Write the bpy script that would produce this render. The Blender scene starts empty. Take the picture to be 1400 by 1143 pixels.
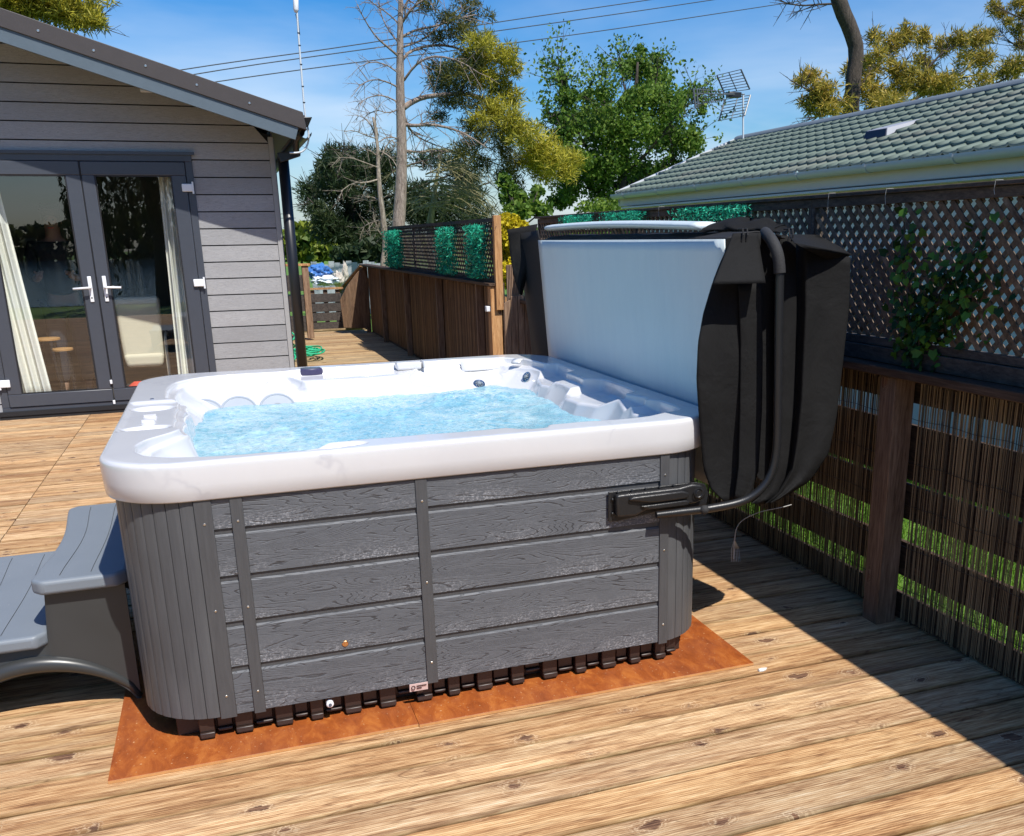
import bpy, bmesh, math, random
import numpy as np
from mathutils import Vector, noise, Matrix
random.seed(7)
sc = bpy.context.scene
COL = sc.collection
PI = math.pi
R_ = math.radians

# ------------------------------------------------------------------ camera model (solved from the photograph)
F, PITCH, YAW, ROLL = 1281.47, 0.2813, 0.3416, -0.0167
CAM = Vector((0.0175, -3.0104, 1.5635)); PX, PY = 771.22, 693.46
_f = Vector((math.sin(YAW)*math.cos(PITCH), math.cos(YAW)*math.cos(PITCH), -math.sin(PITCH)))
_r = Vector((math.cos(YAW), -math.sin(YAW), 0)); _u = _r.cross(_f)
_c, _s = math.cos(ROLL), math.sin(ROLL)
RT = _c*_r + _s*_u; UP = -_s*_r + _c*_u
def at(u, w, x=None, y=None, z=None):
    d = RT*((u-PX)/F) - UP*((w-PY)/F) + _f
    if x is not None: t = (x-CAM.x)/d.x
    elif y is not None: t = (y-CAM.y)/d.y
    else: t = (z-CAM.z)/d.z
    return CAM + d*t
cd = bpy.data.cameras.new('camera'); cam = bpy.data.objects.new('camera', cd); COL.objects.link(cam)
cam.matrix_world = Matrix(((RT.x, UP.x, -_f.x, CAM.x), (RT.y, UP.y, -_f.y, CAM.y), (RT.z, UP.z, -_f.z, CAM.z), (0,0,0,1)))
cd.sensor_fit = 'HORIZONTAL'; cd.sensor_width = 36; cd.lens = F/1400*36
cd.shift_x = (700-PX)/1400; cd.shift_y = (PY-571.5)/1400
cd.clip_start = .05; cd.clip_end = 3000
sc.camera = cam

# ------------------------------------------------------------------ light
ZG = -.045     # top of the deck boards
SUN = Vector((.21, -.66, 1)).normalized()
sl = bpy.data.lights.new('sun', 'SUN'); sl.energy = 5.0; sl.angle = R_(.53); sl.color = (1, .955, .88)
so = bpy.data.objects.new('sun', sl); COL.objects.link(so); so.rotation_mode = 'QUATERNION'
so.rotation_quaternion = SUN.to_track_quat('Z', 'Y'); so.location = (0, 0, 20)
wd = bpy.data.worlds.new('World'); sc.world = wd; wd.use_nodes = True

# ------------------------------------------------------------------ node helper
class G:
    def __init__(s, tree): s.t = tree; s.n = tree.nodes; s.l = tree.links
    def nd(s, typ, ins=None, **a):
        n = s.n.new(typ)
        for k, v in a.items():
            setattr(n, k, v)
        for k, v in (ins or {}).items():
            sk = n.inputs[k]
            if isinstance(v, bpy.types.NodeSocket): s.l.new(v, sk)
            else: sk.default_value = v
        return n
    def obj(s, scale=(1,1,1), loc=(0,0,0), rot=(0,0,0)):
        tc = s.nd('ShaderNodeTexCoord')
        return s.nd('ShaderNodeMapping', {'Vector': tc.outputs['Object'], 'Scale': scale, 'Location': loc, 'Rotation': rot}).outputs[0]
    def noise(s, vec, scale, detail=4, rough=.55, dist=0.):
        return s.nd('ShaderNodeTexNoise', {'Vector': vec, 'Scale': scale, 'Detail': detail, 'Roughness': rough, 'Distortion': dist}).outputs['Fac']
    def ramp(s, fac, stops, interp='LINEAR'):
        n = s.nd('ShaderNodeValToRGB', {'Fac': fac}); cr = n.color_ramp; cr.interpolation = interp
        while len(cr.elements) < len(stops): cr.elements.new(.5)
        for e, (p, c) in zip(cr.elements, stops):
            e.position = p
            e.color = (c, c, c, 1) if isinstance(c, (int, float)) else (c[0], c[1], c[2], 1)
        return n.outputs['Color']
    def mix(s, fac, a, b, bt='MIX'):
        n = s.nd('ShaderNodeMix', data_type='RGBA', blend_type=bt)
        for i, v in ((0, fac), (6, a), (7, b)):
            if isinstance(v, bpy.types.NodeSocket): s.l.new(v, n.inputs[i])
            elif i == 0: n.inputs[i].default_value = v
            else: n.inputs[i].default_value = (v[0], v[1], v[2], 1) if not isinstance(v, (int, float)) else (v, v, v, 1)
        return n.outputs[2]
    def m(s, op, a, b=0., c=None):
        n = s.nd('ShaderNodeMath', operation=op)
        for i, v in enumerate((a, b) if c is None else (a, b, c)):
            if isinstance(v, bpy.types.NodeSocket): s.l.new(v, n.inputs[i])
            else: n.inputs[i].default_value = v
        return n.outputs[0]
    def bump(s, h, strength=.3, dist=.01, nrm=None):
        d = {'Height': h, 'Strength': strength, 'Distance': dist}
        if nrm is not None: d['Normal'] = nrm
        return s.nd('ShaderNodeBump', d).outputs[0]
    def isl(s): return s.nd('ShaderNodeNewGeometry').outputs['Random Per Island']

MATS = {}
def mat(name, fn):
    m = bpy.data.materials.new(name); m.use_nodes = True
    g = G(m.node_tree); g.n.clear()
    out = g.nd('ShaderNodeOutputMaterial')
    sh = fn(g)
    if isinstance(sh, dict):
        d = {}
        for k, v in sh.items():
            if k == 'Base Color' and not isinstance(v, bpy.types.NodeSocket): v = (v[0], v[1], v[2], 1)
            d[k] = v
        sh = g.nd('ShaderNodeBsdfPrincipled', d)
    g.l.new(sh.outputs[0], out.inputs['Surface'])
    MATS[name] = m; return m
def plain(name, col, rough=.5, var=.12, scale=6, bump=0., bscale=60, **kw):
    def fn(g):
        v = g.obj(); n = g.noise(v, scale, 5)
        c = g.mix(n, [x*(1-var) for x in col], [min(1, x*(1+var)) for x in col])
        d = {'Base Color': c, 'Roughness': rough}; d.update(kw)
        if bump: d['Normal'] = g.bump(g.noise(v, bscale, 3), bump, .004)
        return d
    return mat(name, fn)

def wood(name, cols, stretch, knots=True, rough=.75, gscale=1., ridge=None, bump=.35, axis='X', seam=None):
    """stretch: mapping scale (small along the grain)"""
    def fn(g):
        isl = g.isl()
        tc = g.nd('ShaderNodeTexCoord').outputs['Object']
        off = g.nd('ShaderNodeCombineXYZ', {'X': g.m('MULTIPLY', isl, 37.), 'Y': g.m('MULTIPLY', isl, 11.3), 'Z': g.m('MULTIPLY', isl, 23.)}).outputs[0]
        p = g.nd('ShaderNodeVectorMath', {0: tc, 1: off}, operation='ADD').outputs[0]
        sv = g.nd('ShaderNodeMapping', {'Vector': p, 'Scale': stretch}).outputs[0]
        wob = g.noise(g.nd('ShaderNodeMapping', {'Vector': p, 'Scale': [.25*math.sqrt(q) if q < 5 else q*.25 for q in stretch]}).outputs[0], 1.6*gscale, 3)
        fine = g.noise(sv, 9*gscale, 7, .68, .35)
        coarse = g.noise(sv, 2.2*gscale, 4, .6, .6)
        f = g.m('ADD', g.m('MULTIPLY', fine, .62), g.m('MULTIPLY', coarse, .42))
        c = g.ramp(f, [(.35, cols[0]), (.46, cols[1]), (.57, cols[2]), (.70, cols[3])])
        gl_ = g.noise(g.nd('ShaderNodeMapping', {'Vector': p, 'Scale': [q*.55 for q in stretch]}).outputs[0], .9, 2, .5, .5)
        ln_ = g.ramp(g.m('ABSOLUTE', g.m('SINE', g.m('MULTIPLY', gl_, 70.))), [(0., .8), (.34, 0.)])
        c = g.mix(g.m('MULTIPLY', ln_, g.ramp(coarse, [(.35, 1.), (.62, .25)])), c, cols[0])
        tint = g.ramp(isl, [(0., (.70, .58, .50)), (.3, (1.0, .91, .78)), (.55, (.84, .84, .86)), (.8, (1.08, .98, .86)), (1., (1.1, 1.08, 1.04))])
        c = g.mix(1., c, tint, 'MULTIPLY')
        c = g.mix(g.ramp(wob, [(.40, 0.), (.64, .6)]), c, g.mix(1., c, (.68, .72, .76), 'MULTIPLY'))
        c = g.mix(g.ramp(g.noise(g.nd('ShaderNodeMapping', {'Vector': p, 'Scale': [.35*q for q in stretch]}).outputs[0], 1.3, 5, .6, .4), [(.56, 0.), (.70, .32)]), c, g.mix(.45, cols[0], (.16, .15, .14)))
        h = f
        if knots:
            sp_ = g.nd('ShaderNodeSeparateXYZ', {0: p}); o2 = [k_ for k_ in 'XYZ' if k_ != axis]
            cross = sp_.outputs['Y'] if seam else g.m('ADD', sp_.outputs[o2[0]], sp_.outputs[o2[1]])
            kv = g.nd('ShaderNodeCombineXYZ', {'X': g.m('MULTIPLY', sp_.outputs[axis], knots[0]), 'Y': g.m('MULTIPLY', cross, knots[1])}).outputs[0]
            dn = g.nd('ShaderNodeTexNoise', {'Vector': kv, 'Scale': 2.6, 'Detail': 6, 'Roughness': .65})
            sc_ = g.nd('ShaderNodeVectorMath', {0: g.nd('ShaderNodeVectorMath', {0: dn.outputs['Color'], 1: (.5, .5, .5)}, operation='SUBTRACT').outputs[0], 'Scale': .55}, operation='SCALE')
            kvf = g.nd('ShaderNodeVectorMath', {0: kv, 1: sc_.outputs[0]}, operation='ADD').outputs[0]
            vo = g.nd('ShaderNodeTexVoronoi', {'Vector': kvf, 'Scale': 1., 'Randomness': 1.}, voronoi_dimensions='2D')
            sel = g.nd('ShaderNodeSeparateColor', {0: vo.outputs['Color']}).outputs[0]
            size = g.ramp(sel, [(.66, .02), (.8, .06), (1., .15)])
            kd = g.m('SUBTRACT', vo.outputs['Distance'], size)
            core = g.ramp(g.m('ADD', g.m('MULTIPLY', g.m('ADD', kd, g.m('MULTIPLY', g.m('SUBTRACT', fine, .5), .10)), 6.), .3), [(.16, 1.), (.40, 0.)])
            halo = g.ramp(g.m('ADD', kd, .2), [(.2, .65), (.42, 0.)])
            rings = g.m('SINE', g.m('MULTIPLY', g.m('ADD', vo.outputs['Distance'], g.m('MULTIPLY', coarse, .15)), 85.))
            on = g.ramp(sel, [(.66, 0.), (.69, 1.)])
            c = g.mix(g.m('MULTIPLY', g.m('MULTIPLY', halo, on), .55), c, g.mix(g.ramp(rings, [(.2, 0.), (.9, 1.)]), cols[0], cols[3]))
            kc = g.mix(g.ramp(fine, [(.35, 0.), (.65, 1.)]), (.05, .022, .014), (.26, .14, .08))
            c = g.mix(g.m('MULTIPLY', core, on), c, kc)
        if seam:   # algae and dirt held along the board edges
            y_s, pit = seam
            fr = g.m('FRACT', g.m('ADD', g.m('DIVIDE', g.m('SUBTRACT', g.nd('ShaderNodeSeparateXYZ', {0: tc}).outputs['Y'], y_s), pit), 40.))
            ed_ = g.m('ABSOLUTE', g.m('SUBTRACT', fr, .5))
            en = g.noise(g.nd('ShaderNodeMapping', {'Vector': tc, 'Scale': (2.2, 9, 1)}).outputs[0], 1.5, 4)
            est = g.m('MULTIPLY', g.ramp(g.m('ADD', ed_, g.m('MULTIPLY', g.m('SUBTRACT', en, .5), .14)), [(.40, 0.), (.50, 1.)]), .92)
            c = g.mix(est, c, g.mix(1., c, (.30, .28, .18), 'MULTIPLY'))
        if ridge:
            ax, pitch = ridge
            sep = g.nd('ShaderNodeSeparateXYZ', {0: tc}).outputs[ax]
            rr = g.m('SINE', g.m('MULTIPLY', sep, 2*PI/pitch))
            h = g.m('ADD', h, g.m('MULTIPLY', rr, .16))
        return {'Base Color': c, 'Roughness': rough, 'Normal': g.bump(h, bump, .006), 'Specular IOR Level': .25}
    return mat(name, fn)

deck_cols = [(.145, .068, .034), (.40, .23, .115), (.61, .42, .235), (.78, .62, .42)]
wood('deck_wood', deck_cols, (1.1, 15., 15.), knots=(4.6, 7.), ridge=('Y', .0085), bump=.5, seam=(-.198, .1675))
wood('ramp_wood', [(.2,.12,.06),(.36,.25,.14),(.52,.39,.23),(.7,.56,.36)], (1.1, 15., 15.), knots=(4.6, 7.), seam=(7.19, .1675))
wood('post_wood', [(.07,.042,.028),(.135,.086,.057),(.20,.132,.09),(.29,.20,.14)], (11, 11, .9), knots=(5., 8.), axis='Z')
wood('board_wood', [(.028,.017,.012),(.055,.034,.023),(.09,.058,.04),(.15,.1,.068)], (12, .9, 12), knots=(4., 8.), axis='Y')
wood('trellis_wood', [(.03,.026,.024),(.06,.05,.045),(.095,.08,.07),(.15,.125,.11)], (10, 3, 10), knots=False, bump=.2)
wood('trellis_slat_wood', [(.055,.04,.028),(.11,.083,.06),(.175,.133,.1),(.27,.21,.155)], (10, 5, 5), knots=False, bump=.2)
wood('pale_post_wood', [(.22,.1,.04),(.38,.2,.09),(.52,.3,.14),(.66,.42,.22)], (11, 11, .9), knots=(5., 8.), axis='Z')
wood('panel_board_wood', [(.1,.06,.04),(.2,.13,.09),(.29,.2,.14),(.4,.29,.2)], (14, 14, .9), knots=False)

def f_ply(g):
    v = g.obj((9, 4.0, 9)); n = g.noise(v, 2.2, 7, .68, .5); w = g.noise(g.obj(), 3.5, 5, .6)
    c = g.ramp(n, [(.3, (.20, .046, .010)), (.5, (.31, .078, .015)), (.68, (.43, .135, .028))])
    c = g.mix(g.ramp(w, [(.45, 0.), (.7, .5)]), c, (.2, .055, .022))
    sp = g.ramp(g.noise(g.obj(), 95, 2, .5), [(.68, 0.), (.74, .8)])
    c = g.mix(sp, c, (.6, .35, .18))
    return {'Base Color': c, 'Roughness': g.ramp(w, [(.3, .38), (.7, .6)]), 'Normal': g.bump(n, .12, .003)}
mat('ply_film', f_ply)
plain('ply_edge', (.5, .25, .09), .7, .3, 40)

def f_gel(g):
    v = g.obj(); 
    wn = g.nd('ShaderNodeTexNoise', {'Vector': v, 'Scale': 1.6, 'Detail': 5, 'Roughness': .6})
    wv = g.nd('ShaderNodeMix', {0: .42}, data_type='VECTOR'); g.l.new(v, wv.inputs[4]); g.l.new(wn.outputs['Color'], wv.inputs[5])
    vo = g.nd('ShaderNodeTexVoronoi', {'Vector': wv.outputs[1], 'Scale': 3.1}, feature='DISTANCE_TO_EDGE')
    vein = g.ramp(vo.outputs['Distance'], [(.0, 1.), (.022, 0.)])
    msk = g.ramp(g.noise(v, 2.7, 2), [(.46, 0.), (.6, .8)])
    cloud = g.ramp(g.noise(v, 1.9, 4, .6), [(.42, 0.), (.7, .5)])
    c = g.mix(cloud, (.62, .62, .63), (.54, .54, .56))
    c = g.mix(g.m('MULTIPLY', vein, msk), c, (.48, .48, .51))
    return {'Base Color': c, 'Roughness': .2, 'Coat Weight': .4, 'Coat Roughness': .08}
mat('gelcoat', f_gel)

def f_comp(g):
    isl = g.isl(); tc = g.nd('ShaderNodeTexCoord').outputs['Object']
    off = g.nd('ShaderNodeCombineXYZ', {'X': g.m('MULTIPLY', isl, 13.), 'Z': g.m('MULTIPLY', isl, 3.)}).outputs[0]
    p = g.nd('ShaderNodeVectorMath', {0: tc, 1: off}, operation='ADD').outputs[0]
    st = g.nd('ShaderNodeMapping', {'Vector': p, 'Scale': (1.7, 3, 16)}).outputs[0]
    n1 = g.noise(st, 1.0, 1.5, .45, .35)
    lines = g.m('ABSOLUTE', g.m('SINE', g.m('ADD', g.m('MULTIPLY', n1, 92.), g.m('MULTIPLY', g.noise(g.nd('ShaderNodeMapping', {'Vector': p, 'Scale': (12, 12, 40)}).outputs[0], 1., 3), 2.4))))
    crack = g.ramp(lines, [(.0, 1.), (.22, .9), (.42, 0.)])
    brk = g.ramp(g.noise(g.nd('ShaderNodeMapping', {'Vector': p, 'Scale': (16, 20, 70)}).outputs[0], 1., 3), [(.38, 0.), (.5, 1.)])
    crack = g.m('MULTIPLY', crack, brk)
    fine = g.noise(g.nd('ShaderNodeMapping', {'Vector': p, 'Scale': (40, 40, 190)}).outputs[0], 1., 4, .7)
    c = g.mix(fine, (.070, .075, .084), (.124, .131, .145))
    c = g.mix(g.m('MULTIPLY', crack, g.ramp(g.noise(g.nd('ShaderNodeMapping', {'Vector': p, 'Scale': (1.5, 3, 5)}).outputs[0], 1.3, 3), [(.3, .25), (.65, .75)])), c, (.024, .024, .027))
    # pale scuffs gather along the lower edge of each board: worn embossing
    scz = g.nd('ShaderNodeSeparateXYZ', {0: tc}).outputs['Z']
    fr = g.m('FRACT', g.m('DIVIDE', g.m('SUBTRACT', scz, .052), .157))
    low = g.ramp(fr, [(.12, 1.), (.42, .25), (.8, .0)])
    patch = g.ramp(g.noise(g.nd('ShaderNodeMapping', {'Vector': p, 'Scale': (3, 3, 4)}).outputs[0], 1.2, 3), [(.38, 0.), (.62, 1.)])
    spk = g.ramp(g.noise(g.nd('ShaderNodeMapping', {'Vector': p, 'Scale': (90, 90, 150)}).outputs[0], 1.4, 5, .8), [(.5, 0.), (.6, 1.)])
    s = g.m('MULTIPLY', g.m('MULTIPLY', low, patch), spk)
    c = g.mix(g.m('MULTIPLY', s, .75), c, (.42, .42, .44))
    h = g.m('SUBTRACT', g.m('MULTIPLY', fine, .3), crack)
    return {'Base Color': c, 'Roughness': .55, 'Normal': g.bump(h, .45, .004), 'Specular IOR Level': .4}
mat('composite_board', f_comp)
def f_strip(g):
    n = g.noise(g.obj((60, 60, 5)), 1.5, 5, .7)
    c = g.mix(n, (.04, .041, .044), (.085, .087, .092))
    return {'Base Color': c, 'Roughness': .5, 'Normal': g.bump(n, .3, .003)}
mat('composite_strip', f_strip)
def f_rib(g):
    n = g.noise(g.obj((70, 70, 4)), 1.5, 5, .7); w = g.noise(g.obj((3, 3, 1)), 2., 3)
    c = g.mix(n, (.046, .048, .052), (.09, .093, .1)); c = g.mix(g.ramp(w, [(.4, 0.), (.7, .4)]), c, (.13, .135, .14))
    return {'Base Color': c, 'Roughness': .48, 'Normal': g.bump(n, .25, .003)}
mat('composite_rib', f_rib)
plain('dark_core', (.012, .012, .013), .8)
plain('pan_plastic', (.034, .02, .016), .42, .25, 14, .2, 30)
plain('black_plastic', (.014, .014, .015), .34, .2, 30, .25, 300)
plain('black_steel', (.012, .0125, .014), .38, .2, 20, .12, 250)
plain('rubber_foam', (.02, .02, .021), .8, .2, 40, .4, 200)
plain('screw_steel', (.62, .6, .55), .3, .1, Metallic=1.)
plain('brass', (.75, .42, .2), .3, .1, Metallic=1.)
plain('chrome', (.55, .58, .6), .18, .1, Metallic=1.)
plain('jet_ring', (.33, .36, .40), .25, .1)
plain('jet_grey', (.2, .23, .26), .3, .2, 20)
plain('control_grey', (.09, .11, .14), .25, .2)
plain('control_purple', (.05, .045, .1), .3)
plain('lid_grey', (.36, .38, .4), .4, .15, 60)
def f_fab(g):
    v = g.obj(); w = g.noise(v, 420, 3, .8); big = g.noise(v, 5.5, 4, .6, .4)
    c = g.mix(w, (.002, .002, .0022), (.020, .020, .0205)); c = g.mix(g.ramp(big, [(.4, 0.), (.7, .3)]), c, (.017, .017, .017))
    n1 = g.bump(big, .3, .04); n2 = g.bump(w, .5, .002, n1)
    return {'Base Color': c, 'Roughness': .8, 'Normal': n2, 'Specular IOR Level': .12}
mat('cover_fabric', f_fab)
plain('lining_black', (.006, .006, .007), .8, .2)
def f_panel(g):
    v = g.obj(); b = g.noise(g.obj((1, 1.6, .5)), 2.4, 3); wr = g.noise(g.obj((3, 5, 1.2)), 6, 4, .6, 1.5)
    st = g.ramp(g.noise(g.obj((1, 3, .5)), 5, 4, .6), [(.35, 0.), (.75, .45)])
    c = g.mix(st, (.53, .60, .62), (.47, .55, .585))
    sp = g.ramp(g.nd('ShaderNodeTexVoronoi', {'Vector': v, 'Scale': 9.}).outputs['Distance'], [(.018, 1.), (.03, 0.)])
    c = g.mix(g.m('MULTIPLY', sp, .35), c, (.1, .12, .16))
    return {'Base Color': c, 'Roughness': .42, 'Normal': g.bump(wr, .10, .02, g.bump(b, .12, .1))}
mat('panel_vinyl', f_panel)
def f_step(g):
    v = g.obj(); n = g.noise(v, 350, 2); w = g.noise(v, 4, 4)
    spots = g.ramp(g.nd('ShaderNodeTexVoronoi', {'Vector': v, 'Scale': 16.}).outputs['Distance'], [(.02, 1.), (.05, 0.)])
    c = g.mix(w, (.15, .175, .205), (.185, .21, .24)); c = g.mix(g.m('MULTIPLY', spots, .35), c, (.5, .5, .5))
    return {'Base Color': c, 'Roughness': .48, 'Normal': g.bump(n, .15, .002)}
mat('step_plastic', f_step)
plain('step_skirt', (.035, .037, .038), .33, .2, 5)
def f_clad(g):
    isl = g.isl(); tc = g.nd('ShaderNodeTexCoord').outputs['Object']
    off = g.nd('ShaderNodeCombineXYZ', {'X': g.m('MULTIPLY', isl, 31.)}).outputs[0]
    p = g.nd('ShaderNodeVectorMath', {0: tc, 1: off}, operation='ADD').outputs[0]
    n1 = g.noise(g.nd('ShaderNodeMapping', {'Vector': p, 'Scale': (2.4, 10, 26)}).outputs[0], 1.4, 3, .5, 2.)
    ln = g.ramp(g.m('ABSOLUTE', g.m('SINE', g.m('MULTIPLY', n1, 30.))), [(0., 1.), (.4, 0.)])
    fine = g.noise(g.nd('ShaderNodeMapping', {'Vector': p, 'Scale': (9, 9, 110)}).outputs[0], 1.5, 4, .7)
    c = g.mix(fine, (.20, .203, .212), (.455, .46, .47)); c = g.mix(g.m('MULTIPLY', ln, .6), c, (.16, .158, .16))
    c = g.mix(g.m('MULTIPLY', g.ramp(g.noise(g.obj((.6, 1, 2.5)), 1.6, 4), [(.4, 0.), (.7, .5)]), 1.), c, (.25, .25, .255)); c = g.mix(1., c, g.mix(isl, (.9, .9, .9), (1.07, 1.06, 1.05)), 'MULTIPLY')
    return {'Base Color': c, 'Roughness': .7, 'Normal': g.bump(g.m('SUBTRACT', fine, ln), .3, .004)}
mat('cladding', f_clad)
plain('trim_grey', (.33, .33, .33), .6, .08, 20)
plain('anthracite', (.055, .062, .078), .35, .08, 20)
plain('gasket', (.01, .01, .012), .6)
plain('handle_white', (.75, .77, .8), .25, .04)
plain('fascia_grey', (.09, .12, .145), .45, .12, 10, .1, 60)
plain('verge_brown', (.05, .042, .04), .5, .15, 8, .2, 200)
plain('soffit_dark', (.06, .055, .05), .6, .2)
plain('pole_white', (.55, .6, .63), .35, .05)
plain('pipe_black', (.012, .012, .013), .35, .2)
def f_glass(g):
    geo = g.nd('ShaderNodeNewGeometry'); dt = g.m('ABSOLUTE', g.nd('ShaderNodeVectorMath', {0: geo.outputs['Incoming'], 1: geo.outputs['Normal']}, operation='DOT_PRODUCT').outputs['Value'])
    fr = g.m('ADD', .13, g.m('MULTIPLY', .87, g.m('POWER', g.m('SUBTRACT', 1., dt), 5.)))
    tr = g.nd('ShaderNodeBsdfTransparent', {'Color': (.92, .95, .95, 1)}); gl = g.nd('ShaderNodeBsdfGlossy', {'Roughness': .004, 'Color': (1, 1, 1, 1)})
    return g.nd('ShaderNodeMixShader', {0: fr, 1: tr.outputs[0], 2: gl.outputs[0]})
mat('window_glass', f_glass)
plain('curtain', (.85, .84, .76), .9, .06, 30)
plain('upholstery', (.68, .62, .48), .9, .06, 10, .3, 20)
plain('room_wall', (.26, .25, .23), .9, .05)
plain('room_floor', (.2, .17, .14), .6, .2)
plain('table_top_wood', (.48, .26, .1), .5, .2, 20)
plain('red_fabric', (.7, .07, .04), .7, .1)
plain('skin', (.22, .13, .09), .55, .06)
plain('black_cotton', (.012, .012, .014), .85, .2)
plain('hair', (.02, .014, .01), .6, .2)
plain('denim', (.025, .03, .045), .85, .2)
def f_tile(g):
    v = g.obj(); n = g.noise(v, 2.2, 5); f = g.noise(v, 120, 3, .7)
    c = g.mix(n, (.10, .135, .105), (.16, .198, .16)); c = g.mix(g.ramp(g.noise(g.obj((1, .4, 1)), 1.2, 3), [(.5, 0.), (.72, .6)]), c, (.19, .16, .13))
    return {'Base Color': c, 'Roughness': .6, 'Normal': g.bump(f, .2, .004)}
mat('roof_tile', f_tile)
plain('ridge_cap', (.15, .175, .19), .5, .1)
plain('gutter_white', (.62, .64, .66), .35, .05)
plain('fascia_cream', (.80, .75, .62), .5, .05)
plain('render_wall', (.82, .77, .67), .85, .05, 3)
plain('vent_grey', (.3, .31, .34), .5, .1)
plain('vent_dark', (.015, .015, .04), .5)
plain('aerial_steel', (.1, .11, .12), .4, .2)
plain('wire_black', (.03, .035, .045), .6)
def f_bark(name, a, b):
    def fn(g):
        n = g.noise(g.obj((9, 9, 2.2)), 2.2, 7, .7, .8)
        return {'Base Color': g.ramp(n, [(.35, a), (.65, b)]), 'Roughness': .9, 'Normal': g.bump(n, .8, .04)}
    mat(name, fn)
f_bark('bark_pine', (.13, .095, .075), (.36, .29, .24)); f_bark('bark_dark', (.02, .015, .012), (.09, .07, .055))
f_bark('bark_dead', (.15, .12, .09), (.4, .34, .26)); f_bark('bark_olive', (.12, .11, .05), (.34, .31, .16))
def leafm(name, a, b, c2, ns=.7, trans=.35):
    def fn(g):
        isl = g.isl(); n = g.noise(g.obj(), ns, 3)
        f = g.m('ADD', g.m('MULTIPLY', isl, .55), g.m('MULTIPLY', n, .5))
        c = g.ramp(f, [(.2, a), (.5, b), (.85, c2)])
        d = g.nd('ShaderNodeBsdfPrincipled', {'Base Color': c, 'Roughness': .55, 'Specular IOR Level': .3})
        t = g.nd('ShaderNodeBsdfTranslucent', {'Color': c})
        return g.nd('ShaderNodeMixShader', {0: trans, 1: d.outputs[0], 2: t.outputs[0]})
    mat(name, fn)
leafm('needles_gold', (.14, .15, .02), (.34, .32, .03), (.62, .53, .06))
leafm('needles_dark', (.014, .03, .012), (.03, .055, .02), (.07, .09, .03))
leafm('needles_mixed', (.03, .05, .018), (.09, .1, .025), (.22, .19, .03))
leafm('needles_autumn', (.11, .12, .025), (.32, .27, .035), (.52, .36, .07))
leafm('leaves_green', (.035, .08, .012), (.10, .19, .025), (.24, .34, .05), .9, .45)
leafm('leaves_hedge', (.05, .1, .015), (.12, .18, .02), (.26, .29, .03))
leafm('leaves_yellow', (.32, .27, .01), (.6, .48, .015), (.8, .66, .04))
leafm('leaves_ivy', (.008, .03, .006), (.018, .065, .01), (.12, .28, .03), 8)
leafm('grass_blade', (.05, .12, .01), (.11, .24, .02), (.24, .38, .05))
leafm('leaves_willow', (.02, .035, .012), (.05, .07, .02), (.1, .12, .035))
leafm('net_green', (.003, .07, .045), (.008, .26, .16), (.05, .62, .38), 9, .3)
leafm('hose_green', (.01, .2, .1), (.02, .36, .18), (.05, .5, .28), 6, .0)
def f_grass(g):
    n = g.noise(g.obj(), 3, 6, .7)
    return {'Base Color': g.ramp(n, [(.3, (.045, .1, .012)), (.55, (.1, .2, .02)), (.75, (.2, .27, .04))]), 'Roughness': .9, 'Normal': g.bump(n, .5, .05)}
mat('grass', f_grass)
def f_lake(g):
    n = g.noise(g.obj((1, 3, 1)), 1.5, 4)
    return {'Base Color': (.03, .07, .11), 'Roughness': .08, 'Normal': g.bump(n, .3, .05)}
mat('lake', f_lake)
def f_water(g):
    v = g.obj(); n = g.noise(v, 17, 6, .68, .7); n2 = g.noise(v, 3.2, 4, .6, 1.2); n3 = g.noise(v, 95, 4, .8); n4 = g.noise(g.obj((1, 1.6, 1)), 38, 4, .7, 1.)
    c = g.ramp(n2, [(.3, (.19, .40, .49)), (.5, (.30, .52, .59)), (.7, (.45, .63, .67))])   # aerated cyan water
    c = g.mix(g.ramp(n4, [(.34, .8), (.5, 0.)]), c, (.07, .30, .45))
    foam = g.m('MULTIPLY', g.ramp(n2, [(.5, 0.), (.72, .6)]), g.ramp(n, [(.42, 0.), (.62, 1.)]))
    bub = g.ramp(n3, [(.57, 0.), (.69, 1.)])
    foam = g.m('MAXIMUM', foam, g.m('MULTIPLY', bub, .5))
    c = g.mix(foam, c, (.62, .78, .83))
    return {'Base Color': c, 'Roughness': g.m('ADD', .04, g.m('MULTIPLY', foam, .4)), 'IOR': 1.33, 'Coat Weight': .3, 'Coat Roughness': .03, 'Subsurface Weight': .0,
            'Normal': g.bump(g.m('ADD', g.m('ADD', n, g.m('MULTIPLY', n4, .7)), g.m('MULTIPLY', n3, .3)), .45, .02)}
mat('spa_water', f_water)
plain('tarp_blue', (.05, .16, .42), .4, .3, 6, .6, 8)
plain('tarp_white', (.62, .68, .72), .4, .3, 12, .6, 14)
plain('fence_pale', (.3, .33, .35), .8, .25, 4)
plain('stone_pale', (.5, .45, .38), .9, .3, 5)
plain('sticker', (.66, .5, .47), .5, .05)
plain('sticker_ink', (.05, .02, .02), .6)
plain('dead_leaf', (.13, .06, .04), .8, .3, 30)
plain('white_chip', (.75, .74, .7), .7, .1)
plain('string_pale', (.4, .4, .38), .7)
def f_reed(a, b):
    def fn(g):
        isl = g.isl(); n = g.noise(g.obj((1, 1, 1.2)), 7, 4)
        c = g.mix(isl, a, b); c = g.mix(n, g.mix(1., c, (.55, .5, .45), 'MULTIPLY'), c)
        return {'Base Color': c, 'Roughness': .6}
    return fn
mat('reed', f_reed((.03, .021, .012), (.36, .26, .14))); mat('reed_brown', f_reed((.07, .038, .02), (.30, .175, .085)))

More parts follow.
